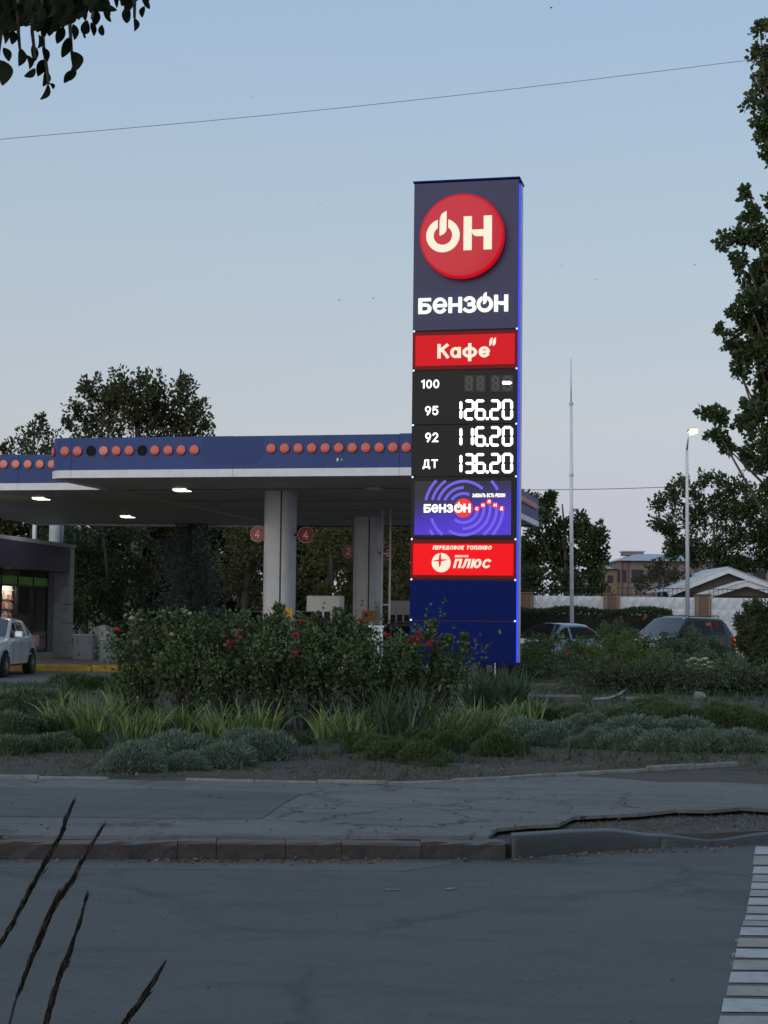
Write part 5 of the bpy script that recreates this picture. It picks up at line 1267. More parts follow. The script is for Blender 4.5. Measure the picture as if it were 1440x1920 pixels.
hx0, hx1 = at(900, 1157, 64).x, at(1259, 1157, 64).x
hedge('clipped_hedge', 'long clipped green hedge in front of the white fence', hx0, hx1, 64, 65.6, at(1100, 1143, 64).z, G_mid, .10, 71)
hx0, hx1 = at(228, 1157, 58).x, at(330, 1157, 58).x
hedge('clipped_hedge', 'low light green hedge behind the roses left of the spruce', hx0, hx1, 58, 59.5, at(280, 1166, 58).z, G_mid, .10, 72)

# ------------------------------------------------------------------ flower bed
L_rose = leafm('rose_leaf', (.052, .094, .034), (.14, .185, .075), trans=.12)
L_silver = leafm('silver_foliage', (.105, .155, .110), (.20, .265, .195), trans=.1)
L_sage = leafm('grey_green_foliage', (.075, .115, .058), (.15, .20, .11), trans=.1)
L_thyme = leafm('dark_mat_foliage', (.042, .075, .024), (.090, .140, .048), trans=.1)
L_iris = leafm('yellow_green_blade', (.15, .23, .075), (.38, .45, .18), trans=.25)
L_yucca = leafm('dark_blade', (.05, .09, .045), (.11, .16, .08), trans=.15)
L_arch = leafm('fresh_green_leaf', (.080, .125, .028), (.17, .225, .06), trans=.2)
L_coto = leafm('dull_green_leaf', (.056, .082, .034), (.115, .150, .066), trans=.1)
P_red = leafm('red_petal', (.38, .022, .022), (.55, .045, .04), trans=.2)
P_pink = leafm('pink_petal', (.48, .13, .11), (.62, .20, .17), trans=.2)
P_cream = leafm('cream_petal', (.48, .46, .30), (.62, .58, .42), trans=.2)

def spray(name, n, rng, spread, lean, length, leaf, mat, root, nleaf=16, curl=.5, aspect=.6, base_r=.2, twig=.006, z0=0., clump=1, droopy=0.):
    """arching twigs with leaves set along them"""
    az = rng.uniform(0, 2 * math.pi, n); th = rng.uniform(lean[0], lean[1], n); L = rng.uniform(length[0], length[1], n)
    pos = np.stack([np.cos(az) * rng.uniform(0, base_r, n) * spread[0], np.sin(az) * rng.uniform(0, base_r, n) * spread[1], np.full(n, z0)], 1)
    S = 6; path = [pos.copy()]; wob = rng.normal(size=n) * .15
    for k in range(S):
        az = az + wob; out = np.stack([np.cos(az) * spread[0], np.sin(az) * spread[1], np.zeros(n)], 1)
        pos = pos + out * (np.sin(th) * L / S)[:, None] + np.array([0, 0, 1.]) * (np.cos(th) * L / S)[:, None]
        path.append(pos.copy()); th = th + curl / S * rng.uniform(.4, 1.6, n) * 2
    path = np.stack(path, 1); path[:, :, 2] = np.maximum(path[:, :, 2], .015)
    t = rng.uniform(.12, 1, (n, nleaf)) * S * .999; i = t.astype(int); f = (t - i)[..., None]
    r = np.arange(n)[:, None]; P = path[r, i] * (1 - f) + path[r, i + 1] * f; T = path[r, i + 1] - path[r, i]
    D = T / np.linalg.norm(T, axis=2, keepdims=True) * .5 + rng.normal(size=P.shape) * .55 + np.array([0, 0, .15 - droopy])
    P = P.reshape(-1, 3); D = D.reshape(-1, 3)
    tag(link(name, leaves(name, P, D, leaf * rng.uniform(.6, 1.25, len(P)), aspect, mat, rng), root), kind='stuff')
    V = np.zeros((n, S + 1, 2, 3)); w = twig * (1 - np.linspace(0, .8, S + 1))[None, :, None]
    sd_ = np.stack([-np.sin(az), np.cos(az), np.zeros(n)], 1)[:, None, :]
    V[:, :, 0] = path + sd_ * w; V[:, :, 1] = path - sd_ * w + np.array([0, 0, .5]) * w
    ii = np.arange(n)[:, None] * (S + 1) * 2; q = np.concatenate([ii + [2 * k, 2 * k + 1, 2 * k + 3, 2 * k + 2] for k in range(S)], 1).reshape(-1, 4)
    link('twigs', np_mesh('twigs', V.reshape(-1, 3), q, stem_m), root)

# --- low cushions
def cushion_mesh(seed, mat, n=2600, leaf=.11, asp=.35, spike=.0):
    rng = np.random.default_rng(seed); k = 16
    hub = ball(rng, k); hub[:, 2] = np.abs(hub[:, 2]) * .8; hub *= rng.uniform(.35, .72, (k, 1)); rad = rng.uniform(.28, .48, k)
    w = rad ** 2; idx = rng.choice(k, n, p=w / w.sum()); d = ball(rng, n); d[:, 2] = np.abs(d[:, 2]) - .15
    P = hub[idx] + d * rad[idx][:, None] * rng.uniform(.7, 1, (n, 1)); P[:, 2] = np.maximum(P[:, 2], .0)
    D = d + np.array([0, 0, .5 + spike]) + rng.normal(size=(n, 3)) * .35
    me = leaves('foliage', P, D, leaf * rng.uniform(.5, 1.4, n), asp, mat, rng)
    return me
core_me = {}
core_m = paint('shade_toned_core', (.030, .036, .022), .9)  # filler dome inside each cushion, inner shade put into its dark colour
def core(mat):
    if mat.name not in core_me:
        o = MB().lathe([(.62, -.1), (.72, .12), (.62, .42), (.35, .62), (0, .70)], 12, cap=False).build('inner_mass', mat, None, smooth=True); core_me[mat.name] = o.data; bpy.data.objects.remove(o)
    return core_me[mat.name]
CM = {}
def cushion(kind, x, y, w, h, label, group, name):
    mat, leaf, n, asp, sp = {'silver': (L_silver, .12, 6500, .26, .2), 'sage': (L_sage, .12, 6000, .26, .4), 'thyme': (L_thyme, .11, 7000, .28, .8)}[kind]
    v = (int(x * 7) % 3)
    if (kind, v) not in CM: CM[(kind, v)] = cushion_mesh(100 + v + len(kind) * 7, mat, n, leaf, asp, sp)
    p = bed_at(x, y); s_ = p.y / FPX; W2 = w * s_ * .5 / .95 * 1.32; H = h * s_ * 1.22
    r_ = empty(name, (p.x, p.y + W2 * .55, bedz(p.x, p.y + W2 * .55) - .01), label, 'plant', group, yaw=(x % 17) * .1 - .8)
    a = link('foliage', CM[(kind, v)], r_); a.scale = (W2, W2 * .72, H)
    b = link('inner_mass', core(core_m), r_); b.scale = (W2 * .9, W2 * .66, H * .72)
    return r_
GS, GG, GD = 'silvery cushions edging the bed', 'grey green cushions in the bed', 'dark green cushions in the bed'
for a in [
 ('sage', 22, 1338, 115, 50, 'grey green cushion at the far left under the forecourt edge', GG),
 ('sage', 92, 1333, 80, 42, 'grey green cushion just left of the leftmost yellow iris clump', GG),
 ('sage', 20, 1378, 110, 44, 'grey cushion at the left edge in the second row', GG),
 ('thyme', 75, 1374, 60, 34, 'small dark cushion right of the grey one at the left edge', GD),
 ('thyme', 150, 1297, 98, 36, 'dark green cushion beside the forecourt left of the roses', GD),
 ('thyme', 226, 1302, 90, 34, 'dark green cushion touching the left foot of the roses', GD),
 ('sage', 20, 1416, 95, 38, 'front left cushion at the picture edge', GG),
 ('sage', 90, 1412, 100, 38, 'front grey green cushion second from the left', GG),
 ('thyme', 158, 1406, 75, 44, 'dark upright cushion ending the front left strip', GD),
 ('silver', 248, 1450, 105, 62, 'silvery cushion nearest the edging at left', GS),
 ('silver', 330, 1428, 110, 56, 'silvery cushion in front of the second iris clump', GS),
 ('silver', 350, 1446, 80, 40, 'small front silvery cushion between two larger ones', GS),
 ('silver', 420, 1442, 100, 50, 'silvery cushion left of the bare soil gap', GS),
 ('silver', 492, 1428, 110, 58, 'silvery cushion bordering the bare soil gap', GS),
 ('silver', 455, 1404, 90, 40, 'silvery cushion behind the pair at the soil gap', GS),
 ('thyme', 675, 1412, 90, 42, 'dark cushion right of the bare soil gap', GD),
 ('thyme', 735, 1428, 110, 50, 'dark cushion in front of the dark bladed clump', GD),
 ('thyme', 800, 1438, 100, 48, 'dark cushion nearest the edging below the totem', GD),
 ('thyme', 850, 1412, 110, 48, 'dark cushion behind the one nearest the edging', GD),
 ('thyme', 925, 1420, 110, 58, 'large dark cushion below the right edge of the totem', GD),
 ('thyme', 790, 1402, 70, 36, 'little dark cushion at the foot of the dark bladed clump', GD),
 ('silver', 990, 1396, 90, 50, 'first silvery cushion of the right hand row', GS),
 ('silver', 1048, 1402, 95, 48, 'second silvery cushion of the right hand row', GS),
 ('silver', 1120, 1405, 100, 40, 'third silvery cushion of the right hand row', GS),
 ('silver', 1180, 1408, 90, 42, 'fourth silvery cushion of the right hand row', GS),
 ('silver', 1250, 1411, 95, 46, 'fifth silvery cushion of the right hand row', GS),
 ('silver', 1322, 1413, 100, 48, 'sixth silvery cushion of the right hand row', GS),
 ('silver', 1400, 1412, 100, 46, 'last silvery cushion at the right picture edge', GS),
 ('silver', 1105, 1376, 90, 36, 'silvery cushion behind the third of the row', GS),
 ('silver', 1200, 1384, 110, 40, 'silvery cushion behind the fourth of the row', GS),
 ('silver', 1290, 1386, 100, 40, 'silvery cushion behind the fifth of the row', GS),
 ('sage', 1075, 1352, 85, 34, 'grey green cushion below the weathered boards', GG),
 ('sage', 1165, 1354, 90, 34, 'grey green cushion right of the weathered boards', GG),
 ('thyme', 1015, 1352, 70, 30, 'dark cushion right of the rear iris clump', GD),
 ('thyme', 1275, 1362, 110, 44, 'broad dark cushion in front of the pale boulder', GD),
 ('thyme', 1360, 1366, 110, 46, 'broad dark cushion right of the pale boulder', GD),
 ('thyme', 1428, 1372, 60, 42, 'dark cushion with yellow flowers at the right edge', GD),
 ('sage', 1225, 1334, 90, 30, 'grey cushion between the boards and the boulder', GG),
 ('thyme', 560, 1398, 60, 22, 'flat dark weed patch at the back of the soil gap', GD),
]: cushion(*a, 'cushion_plant')
yp = bed_at(1430, 1345)
for k in range(5):
    c = at(1418 + k * 7, 1328 + (k * 5) % 8, yp.y); o = MB().lathe([(0, -.01), (.035, .0), (0, .02)], 7, cap=False).build('yellow_flower', paint('yellow_petal', (.6, .42, .03), .6), bpy.data.objects['cushion_plant.036'])
    o.location = c - bpy.data.objects['cushion_plant.036'].location

# --- strap leaved clumps
def clump(x, y, w, h, n, mat, label, group, seed, wid=.027, curl=1.0):
    n = int(n * 1.7); rng = np.random.default_rng(seed); p = bed_at(x, y); s_ = p.y / FPX; Wd = w * s_; H = h * s_
    r_ = empty('iris_clump', (p.x, p.y + .1, bedz(p.x, p.y) - .01), label, 'plant', group)
    bx = np.stack([rng.uniform(-.36, .36, n) * Wd, rng.uniform(-.22, .22, n) * min(Wd, .7), np.zeros(n)], 1)
    ang = rng.uniform(0, 2 * math.pi, n); side = np.clip(bx[:, 0] / (Wd * .36), -1, 1)
    ang = np.where(rng.uniform(size=n) < abs(side) * .75, np.where(side > 0, 0, math.pi) + rng.normal(size=n) * .7, ang)
    link('blades', ribbons('blades', bx, ang, rng.uniform(.02, .55, n) , H * rng.uniform(.65, 1.25, n), wid * rng.uniform(.7, 1.3, n), mat, rng, 5, curl), r_)
    return r_
GI = 'yellow green iris clumps under the roses'
for k, a in enumerate([
 (120, 1366, 90, 78, 60, L_iris, 'leftmost yellow green iris clump', GI), (188, 1372, 110, 82, 80, L_iris, 'wide yellow green iris clump left of the rose stems', GI),
 (262, 1384, 110, 66, 70, L_iris, 'iris clump in front of the leftmost rose stems', GI), (325, 1378, 90, 72, 70, L_iris, 'iris clump below the cream roses', GI), (232, 1340, 80, 60, 40, L_iris, 'small iris clump behind the wide left one', GI),
 (415, 1388, 90, 74, 65, L_iris, 'iris clump in the middle below the red roses', GI), (485, 1386, 95, 76, 70, L_iris, 'iris clump left of the bare soil gap', GI), (430, 1345, 40, 50, 24, L_iris, 'bright iris tuft between two rose stems', GI),
 (620, 1386, 80, 74, 60, L_iris, 'iris clump right of the bare soil gap', GI), (668, 1388, 90, 66, 55, L_iris, 'iris clump left of the dark bladed clump', GI),
 (840, 1380, 90, 66, 65, L_iris, 'iris clump below the left part of the totem', GI), (905, 1374, 100, 72, 80, L_iris, 'yellowest iris clump below the totem', GI), (985, 1352, 90, 50, 55, L_iris, 'iris clump right below the totem foot', GI)]):
    clump(*a, seed=200 + k)
GK = 'dark bladed clumps near the totem'
for k, a in enumerate([(755, 1388, 120, 110, 70, L_yucca, 'dark bladed clump left below the totem', GK), (905, 1332, 90, 84, 80, L_yucca, 'dark upright clump at the totem foot', GK), (955, 1322, 90, 76, 70, L_yucca, 'dark upright clump beside the right totem leg', GK)]):
    clump(*a, seed=230 + k, wid=.030, curl=.7)

# --- roses
def bloom_me(mat, seed):
    rng = np.random.default_rng(seed); mb = MB()
    for ring, (n, r, h, tilt) in enumerate([(5, .5, .30, .5), (5, .38, .42, .3), (4, .22, .5, .12)]):
        for k in range(n):
            a = 2 * math.pi * (k + ring * .37) / n; w = math.pi / n * 1.25
            pts = []
            for (rr_, zz, ww) in [(.08, -.15, .4), (r, .10, 1), (r * (1 + tilt * .5), h * .8, .85), (r * (1 + tilt), h, .35)]:
                for sgn in (-1, 1): pts.append((rr_ * math.cos(a + sgn * w * ww), rr_ * math.sin(a + sgn * w * ww), zz))
            mb.add(pts, [(0, 1, 3, 2), (2, 3, 5, 4), (4, 5, 7, 6)])
    o = mb.build('rose_bloom', mat, None); me = o.data; bpy.data.objects.remove(o); return me
BM = {'r': bloom_me(P_red, 1), 'p': bloom_me(P_pink, 2), 'c': bloom_me(P_cream, 3)}
ROSES = [
 (262, 1368, [(240, 1235, 34), (275, 1215, 36), (255, 1185, 28), (285, 1180, 24), (240, 1265, 26), (290, 1255, 30), (222, 1210, 18), (262, 1160, 10)], 'leftmost rose bush with cream flowers on top', [(219, 1181, 'r', 8), (236, 1155, 'c', 6), (247, 1160, 'c', 7), (258, 1152, 'c', 6), (265, 1163, 'c', 6), (245, 1150, 'c', 5), (232, 1191, 'c', 6)]),
 (345, 1372, [(330, 1220, 40), (362, 1200, 34), (325, 1180, 24), (355, 1255, 38), (315, 1260, 30), (372, 1170, 18), (315, 1155, 12), (345, 1150, 10)], 'rose bush second from left with pale flower clusters', [(306, 1146, 'c', 5), (318, 1150, 'c', 5), (348, 1147, 'c', 6), (356, 1151, 'c', 6), (322, 1190, 'c', 6), (303, 1226, 'c', 6), (342, 1143, 'c', 5)]),
 (428, 1370, [(415, 1225, 40), (445, 1200, 34), (405, 1185, 26), (440, 1255, 38), (405, 1265, 30), (455, 1165, 20), (425, 1160, 12)], 'rose bush with salmon flowers left of the front column', [(428, 1211, 'r', 9), (433, 1206, 'r', 7), (448, 1184, 'p', 8), (451, 1196, 'p', 8), (443, 1192, 'p', 7)]),
 (512, 1372, [(500, 1225, 42), (530, 1205, 36), (492, 1185, 28), (525, 1258, 40), (485, 1260, 30), (530, 1170, 20), (525, 1140, 8), (520, 1155, 11), (508, 1170, 16)], 'rose bush in front of the front white column', [(566, 1167, 'r', 9), (552, 1225, 'r', 9), (554, 1192, 'r', 8)]),
 (595, 1372, [(580, 1225, 42), (612, 1205, 36), (575, 1185, 28), (605, 1258, 40), (570, 1262, 32), (600, 1175, 18), (590, 1160, 10), (635, 1180, 22), (632, 1150, 10)], 'rose bush in front of the white fuel pump', []),
 (678, 1372, [(665, 1228, 40), (695, 1212, 34), (660, 1190, 26), (690, 1258, 38), (655, 1262, 32), (680, 1185, 18), (640, 1150, 10), (652, 1165, 12)], 'rose bush with one red flower before the rear column', [(677, 1167, 'r', 9), (690, 1199, 'c', 4), (725, 1193, 'r', 11)]),
 (752, 1368, [(740, 1235, 36), (768, 1222, 34), (735, 1260, 32), (775, 1255, 32), (745, 1205, 20), (785, 1200, 20)], 'rose bush with red cluster at the left edge of the totem', [(769, 1203, 'r', 7), (783, 1191, 'r', 10), (776, 1199, 'r', 9), (790, 1199, 'r', 7), (807, 1206, 'r', 10), (788, 1205, 'r', 8)]),
 (822, 1362, [(812, 1250, 30), (838, 1245, 26), (820, 1220, 20), (805, 1275, 22), (845, 1275, 16), (810, 1172, 9), (805, 1190, 12), (840, 1200, 9), (868, 1212, 9), (858, 1235, 12), (826, 1205, 12), (872, 1195, 6)], 'loose rose bush reaching across the foot of the totem', [(803, 1212, 'r', 8)]),
]
for k, (bxp, byp, bl, lb, fl) in enumerate(ROSES):
    b = bed_at(bxp, byp); Y = b.y + .2; rng = np.random.default_rng(300 + k); base = Vector((b.x, Y, bedz(b.x, Y)))
    bl = bl + ([(bxp - 30, 1285, 18), (bxp + 8, 1280, 26), (bxp + 22, 1308, 13)] if k % 2 else [(bxp - 12, 1284, 24), (bxp + 30, 1278, 16)]) * (k < 7)
    blobs = B_(Y, bl, seed=300 + k, dj=1.4, flat=1.5)
    r_ = tree('rose_bush', lb, 'rose bush', base, blobs, L_rose, leaf=.052, dens=(.42 + .12 * ((k * 37) % 3) / 2) if k < 7 else .34, aspect=.75, seed=310 + k, group='rose bushes in the middle of the bed', elong=1.4, up=.5, nsub=15, sub=.44, trunk=False, inner=.2, crown_name='foliage')
    mb = MB()
    for (c, rx, ry, rz) in blobs:
        for j in range(3):
            p0 = Vector((rng.uniform(-.16, .16), rng.uniform(-.12, .12), -.02)); p1 = Vector(c) - base + Vector((rng.uniform(-.5, .5) * rx, rng.uniform(-.5, .5) * ry, rng.uniform(0, 1.1) * rz))
            m1 = p0.lerp(p1, .45) + Vector((rng.uniform(-.08, .08), rng.uniform(-.08, .08), .10)); mb.tube([p0, m1, p1], [.011, .008, .003], 4, cap=False)
    mb.build('stems', stem_m, r_)
    spray('shoots', 34, rng, (.9, .8), (.03, .55), (1.15, 1.78) if k < 7 else (1.0, 1.4), .05, L_rose, r_, nleaf=22, curl=.25, aspect=.75, base_r=.35, z0=0., twig=.005)
    for (fx, fy, fc, fr) in fl:
        c = at(fx, fy, Y - .62); o = link('rose_bloom', BM[fc], r_); o.location = c - base; s_ = fr * Y / FPX * 1.0; o.scale = (s_,) * 3; o.rotation_euler = (rng.uniform(.3, 1.1), rng.uniform(-.4, .4), rng.uniform(0, 6))

# --- shrubs on the right
def shrub(name, label, bxp, byp, Y, bl, mat, leaf, dens, seed, spr=None, **k):
    z = bedz(at(bxp, 1157, Y).x, Y); base = Vector((at(bxp, 1157, Y).x, Y, z))
    r_ = tree(name, label, 'shrub', base, B_(Y, bl, seed=seed, dj=1.5, flat=1.4), mat, leaf=leaf, dens=dens, seed=seed, trunk=False, crown_name='foliage', **k)
    mb = MB(); rr_ = random.Random(seed)
    for b in bl:
        c = at(b[0], b[1], Y) - base
        for j in range(3): p0 = Vector((rr_.uniform(-.2, .2), rr_.uniform(-.2, .2), -.02)); mb.tube([p0, p0.lerp(c, .5) + Vector((0, 0, .12)), c + Vector((rr_.uniform(-.1, .1), 0, .1))], [.014, .01, .004], 4, cap=False)
    mb.build('stems', stem_m, r_)
    if spr: spray('outer_leaves', root=r_, rng=np.random.default_rng(seed + 7), **spr)
    return r_
shrub('arching_shrub', 'fresh green arching shrub right of the totem with a pink rose', 1045, 1280, 33, [(990, 1215, 24), (1030, 1208, 26), (1075, 1212, 28), (1115, 1222, 24), (1010, 1240, 24), (1060, 1245, 28), (1105, 1250, 26), (1140, 1240, 20)], L_arch, .055, 0.85, 401, elong=1.6, up=.3, spr=dict(n=320, spread=(1.35, .9), lean=(.3, 1.25), length=(.6, 1.3), leaf=.06, mat=L_arch, nleaf=20, curl=.7, base_r=.35, z0=.15))
shrub('arching_shrub', 'fresh green arching shrub in front of the black car bonnet', 1180, 1275, 34.5, [(1145, 1208, 20), (1180, 1204, 22), (1215, 1210, 22), (1160, 1230, 24), (1205, 1232, 26), (1245, 1225, 22), (1130, 1185, 14)], L_arch, .055, 0.85, 402, elong=1.6, up=.3, spr=dict(n=320, spread=(1.35, .9), lean=(.3, 1.25), length=(.6, 1.3), leaf=.06, mat=L_arch, nleaf=20, curl=.7, base_r=.35, z0=.15))
shrub('feathery_shrub', 'grey green feathery shrub hiding the side of the black car', 1300, 1275, 34, [(1262, 1208, 20), (1300, 1206, 22), (1335, 1206, 20), (1280, 1228, 26), (1330, 1230, 26), (1360, 1232, 20), (1245, 1194, 10), (1288, 1184, 8), (1375, 1245, 22)], L_sage, .05, 0.85, 403, elong=1.5, up=.5)
shrub('arching_shrub', 'olive green shrub filling the gap below the two parked cars', 1155, 1280, 32, [(1120, 1225, 22), (1150, 1220, 24), (1185, 1224, 24), (1225, 1228, 24), (1135, 1250, 22), (1170, 1252, 24), (1210, 1252, 22), (1250, 1240, 22), (1000, 1225, 20), (1085, 1222, 20)], L_arch, .055, .85, 412, elong=1.4)
shrub('feathery_shrub', 'low grey green shrub under the tail of the black car', 1335, 1285, 31, [(1300, 1240, 22), (1335, 1236, 22), (1368, 1240, 20), (1320, 1262, 22), (1355, 1262, 22), (1390, 1262, 20)], L_sage, .05, .8, 413, elong=1.4)
shrub('feathery_shrub', 'greyish twiggy shrub between the two parked cars', 1150, 1270, 38, [(1120, 1195, 14), (1150, 1182, 16), (1180, 1186, 14), (1135, 1172, 8), (1165, 1170, 9), (1160, 1205, 18)], L_sage, .05, 0.85, 404, elong=1.8, up=.9)
shrub('dark_shrub', 'dark low shrub immediately right of the totem foot', 1020, 1295, 31, [(990, 1262, 22), (1025, 1258, 24), (1060, 1265, 24), (1000, 1285, 16), (1040, 1285, 18), (985, 1240, 14), (1085, 1275, 16)], L_coto, .045, 0.94, 405)
shrub('sprawling_shrub', 'dark sprawling shrub with arching twigs behind the weathered boards', 1190, 1308, 26.2, [(1150, 1276, 26), (1190, 1258, 26), (1230, 1264, 26), (1170, 1296, 20), (1215, 1294, 24), (1255, 1290, 20), (1120, 1292, 14), (1278, 1270, 20), (1140, 1250, 16)], L_coto, .038, 0.71, 406, spr=dict(n=380, spread=(1.4, .9), lean=(.4, 1.35), length=(.6, 1.15), leaf=.036, mat=L_coto, nleaf=22, curl=.6, base_r=.4, z0=.08, twig=.007))
shrub('sprawling_shrub', 'dull green sprawling shrub behind the pale boulder at right', 1370, 1310, 26.2, [(1320, 1272, 24), (1360, 1258, 28), (1405, 1262, 28), (1440, 1270, 26), (1340, 1292, 20), (1385, 1290, 24), (1425, 1295, 22)], L_sage, .038, 0.71, 407, spr=dict(n=340, spread=(1.45, .9), lean=(.4, 1.3), length=(.6, 1.15), leaf=.036, mat=L_sage, nleaf=22, curl=.6, base_r=.45, z0=.08, twig=.007))
shrub('sedum_plant', 'low bush with flat whitish flower heads before the black car', 1312, 1290, 29, [(1295, 1258, 18), (1325, 1256, 18), (1310, 1272, 20)], L_arch, .05, .5, 408)
rb = bpy.data.objects['sedum_plant']
flat_m = paint('pale_flower_head', (.38, .42, .28), .8, var=.2, scale=40)
for k, (x, y) in enumerate([(1290, 1240), (1300, 1236), (1312, 1239), (1322, 1236), (1330, 1243), (1318, 1248), (1305, 1247), (1293, 1250), (1332, 1252), (1310, 1256), (1325, 1258)]):
    o = MB().lathe([(0, -.03), (.05, -.01), (.07, .01), (.05, .03), (0, .035)], 9, cap=False).build('flower_head', flat_m, rb); o.location = at(x, y, 28.6) - rb.location
shrub('round_bush', 'big round dark bush at the right edge in front of the fence', 1410, 1275, 36, [(1405, 1160, 26), (1436, 1150, 26), (1402, 1185, 22), (1395, 1205, 20), (1425, 1170, 28), (1430, 1190, 34), (1460, 1180, 34), (1412, 1225, 26), (1440, 1225, 34), (1388, 1160, 11), (1465, 1150, 30), (1480, 1210, 34), (1418, 1132, 12), (1400, 1136, 8)], G_poplar, .06, .95, 409, elong=1.2, up=.4, nsub=18, sub=.5)
shrub('dark_shrub', 'dark dense shrub under the arching shrub by the black car', 1260, 1290, 31, [(1250, 1250, 22), (1280, 1248, 20), (1225, 1245, 18), (1345, 1250, 20), (1265, 1268, 20)], L_coto, .045, 0.85, 410)
shrub('dark_shrub', 'dark weedy shrub behind the rose stems left of the totem leg', 900, 1290, 31.5, [(870, 1270, 14), (900, 1275, 14), (930, 1272, 14), (955, 1268, 16)], L_coto, .045, 0.85, 411)
for (x, y, kx, par) in [(1068, 1228, 'p', 'arching_shrub'), (1342, 1172, 'r', 'feathery_shrub'), (1328, 1173, 'p', 'feathery_shrub'), (1211, 1160, 'p', 'arching_shrub.001'), (1104, 1184, 'r', 'arching_shrub')]:
    pr_ = bpy.data.objects[par]; o = link('rose_bloom', BM[kx], pr_); o.location = at(x, y, pr_.location.y - .9) - pr_.location; o.scale = (.10,) * 3; o.rotation_euler = (.7, .2, x)
    c = at(x, y, pr_.location.y - .9) - pr_.location; MB().tube([Vector((c.x * .6, -.3, .2)), c], [.008, .004], 4).build('flower_stem', stem_m, pr_)

# --- stones, boards, rubble in the bed
stone_m = paint('pale_stone', (.20, .19, .175), .85, var=.25, scale=9, bump=.6, bscale=20)
board_m = paint('weathered_board', (.27, .275, .27), .8, var=.2, scale=6, dirt=((.12, .10, .08), 8, .6))
slab_m = paint('rubble_slab', (.15, .125, .115), .9, var=.3, scale=7, bump=.9, bscale=16)
def rock(name, x, y, rx, ry, rz, mat, label, seed, cat='stone'):
    p = bed_at(x, y); r_ = random.Random(seed); bm = bmesh.new(); bmesh.ops.create_icosphere(bm, subdivisions=2, radius=1)
    for v in bm.verts: k = 1 + r_.uniform(-.16, .16); v.co = Vector((v.co.x * rx * k, v.co.y * ry * k, max(-.3, v.co.z) * rz * k))
    me = bpy.data.meshes.new(name); bm.to_mesh(me); bm.free(); me.materials.append(mat); o = link(name, me, None, (p.x, p.y, p.z + rz * .2)); tag(o, label, cat); return o
rock('boulder', 1311, 1309, .10, .09, .085, stone_m, 'pale rounded boulder beside the broad dark cushions', 1)
rock('stone', 1098, 1298, .04, .04, .05, stone_m, 'small white stone left of the sprawling shrub', 2)
def slab_(x, y, L, D, H, yaw, mat, label, seed, name='rubble_slab', cat='slab', tilt=0.):
    p = bed_at(x, y); r_ = random.Random(seed); n = 10; top = []
    for i in range(n):
        t = 2 * math.pi * i / n; k = 1 + r_.uniform(-.2, .15); top.append((math.copysign(abs(math.cos(t)) ** .6, math.cos(t)) * L / 2 * k, math.copysign(abs(math.sin(t)) ** .6, math.sin(t)) * D / 2 * k))
    o = MB().slab(top, -.04, H).build(name, mat); o.location = p; o.rotation_euler = (tilt, 0, yaw); tag(o, label, cat)
slab_(1040, 1312, .95, .6, .06, .1, slab_m, 'large broken pinkish slab right of the totem foot', 3)
slab_(1030, 1292, .60, .3, .09, -.05, slab_m, 'smaller thick slab behind the broken pinkish slab', 4)
slab_(815, 1330, .8, .8, .03, .3, slab_m, 'flat rubble patch behind the roses left of the totem', 5)
slab_(850, 1296, .5, .5, .10, .3, stone_m, 'rough stone heap behind the rightmost rose stems', 6)
a = bed_at(1112, 1315); b = bed_at(1155, 1309)
BD = empty('split_board', (a.x, a.y, a.z), 'pale split board lying on the soil with a raised dark end', 'board')
MB().tube([(0, 0, .03), (.20, .02, .04), (.38, .06, .09), (.48, .08, .17)], [.022, .03, .028, .012], 5).build('board', board_m, BD)
MB().tube([(.30, .05, .06), (.42, .02, .10), (.52, .05, .20)], [.03, .02, .01], 5).build('bark_strip', bark, BD)
a = bed_at(1165, 1313); o = MB().bev(0, .62, 0, .09, 0, .05, .01).build('plank', board_m); o.location = a; o.rotation_euler = (0, .02, .03); tag(o, 'thin grey plank under the sprawling shrub', 'plank')
a = bed_at(1033, 1284); o = MB().tube([(0, 0, 0), (.06, 0, .08), (.07, 0, .18), (.10, 0, .24)], [.012, .01, .008, .004], 5).build('dead_stick', bark_pale); o.location = a; tag(o, 'short pale stick standing in the dark shrub', 'stick')

# --- loose ground stuff
rng = np.random.default_rng(77)
def onbed(n, y0, y1, x0=-6, x1=7):
    x = rng.uniform(x0, x1, n); y = rng.uniform(y0, y1, n)
    return x, y
n = 9000; x, y = onbed(n, 14.75, 20); z = np.array([bedz(a, b) for a, b in zip(x, y)])
def edgeY(x):
    for a, b in zip(EP[:-1], EP[1:]):
        if a.x <= x <= b.x: return a.y + (b.y - a.y) * (x - a.x) / (b.x - a.x)
    return EP[0].y if x < EP[0].x else 14.6
ey = np.array([edgeY(a) for a in x]); k_ = y > ey + .1; x, y, z = x[k_], y[k_], z[k_]; n = len(x)
sz = rng.uniform(.004, .014, n) * (1 + (rng.uniform(size=n) > .985) * 1.5)
T4 = np.array([(1, 0, -.4), (-.5, .87, -.4), (-.5, -.87, -.4), (0, 0, .8)])
V = (np.stack([x, y, z + sz * .3], 1)[:, None] + T4[None] * sz[:, None, None] * rng.uniform(.6, 1.4, (n, 4, 1))).reshape(-1, 3); i4 = np.arange(n)[:, None] * 4
F = np.concatenate([i4 + [0, 1, 3], i4 + [1, 2, 3], i4 + [2, 0, 3]], 1).reshape(-1, 3)
tag(link('gravel', np_mesh('gravel', V, F, leafm('gravel_stone', (.10, .095, .085), (.24, .22, .20), trans=0))), 'fine pale gravel scattered over the bare bed soil', kind='stuff')['category'] = 'gravel'
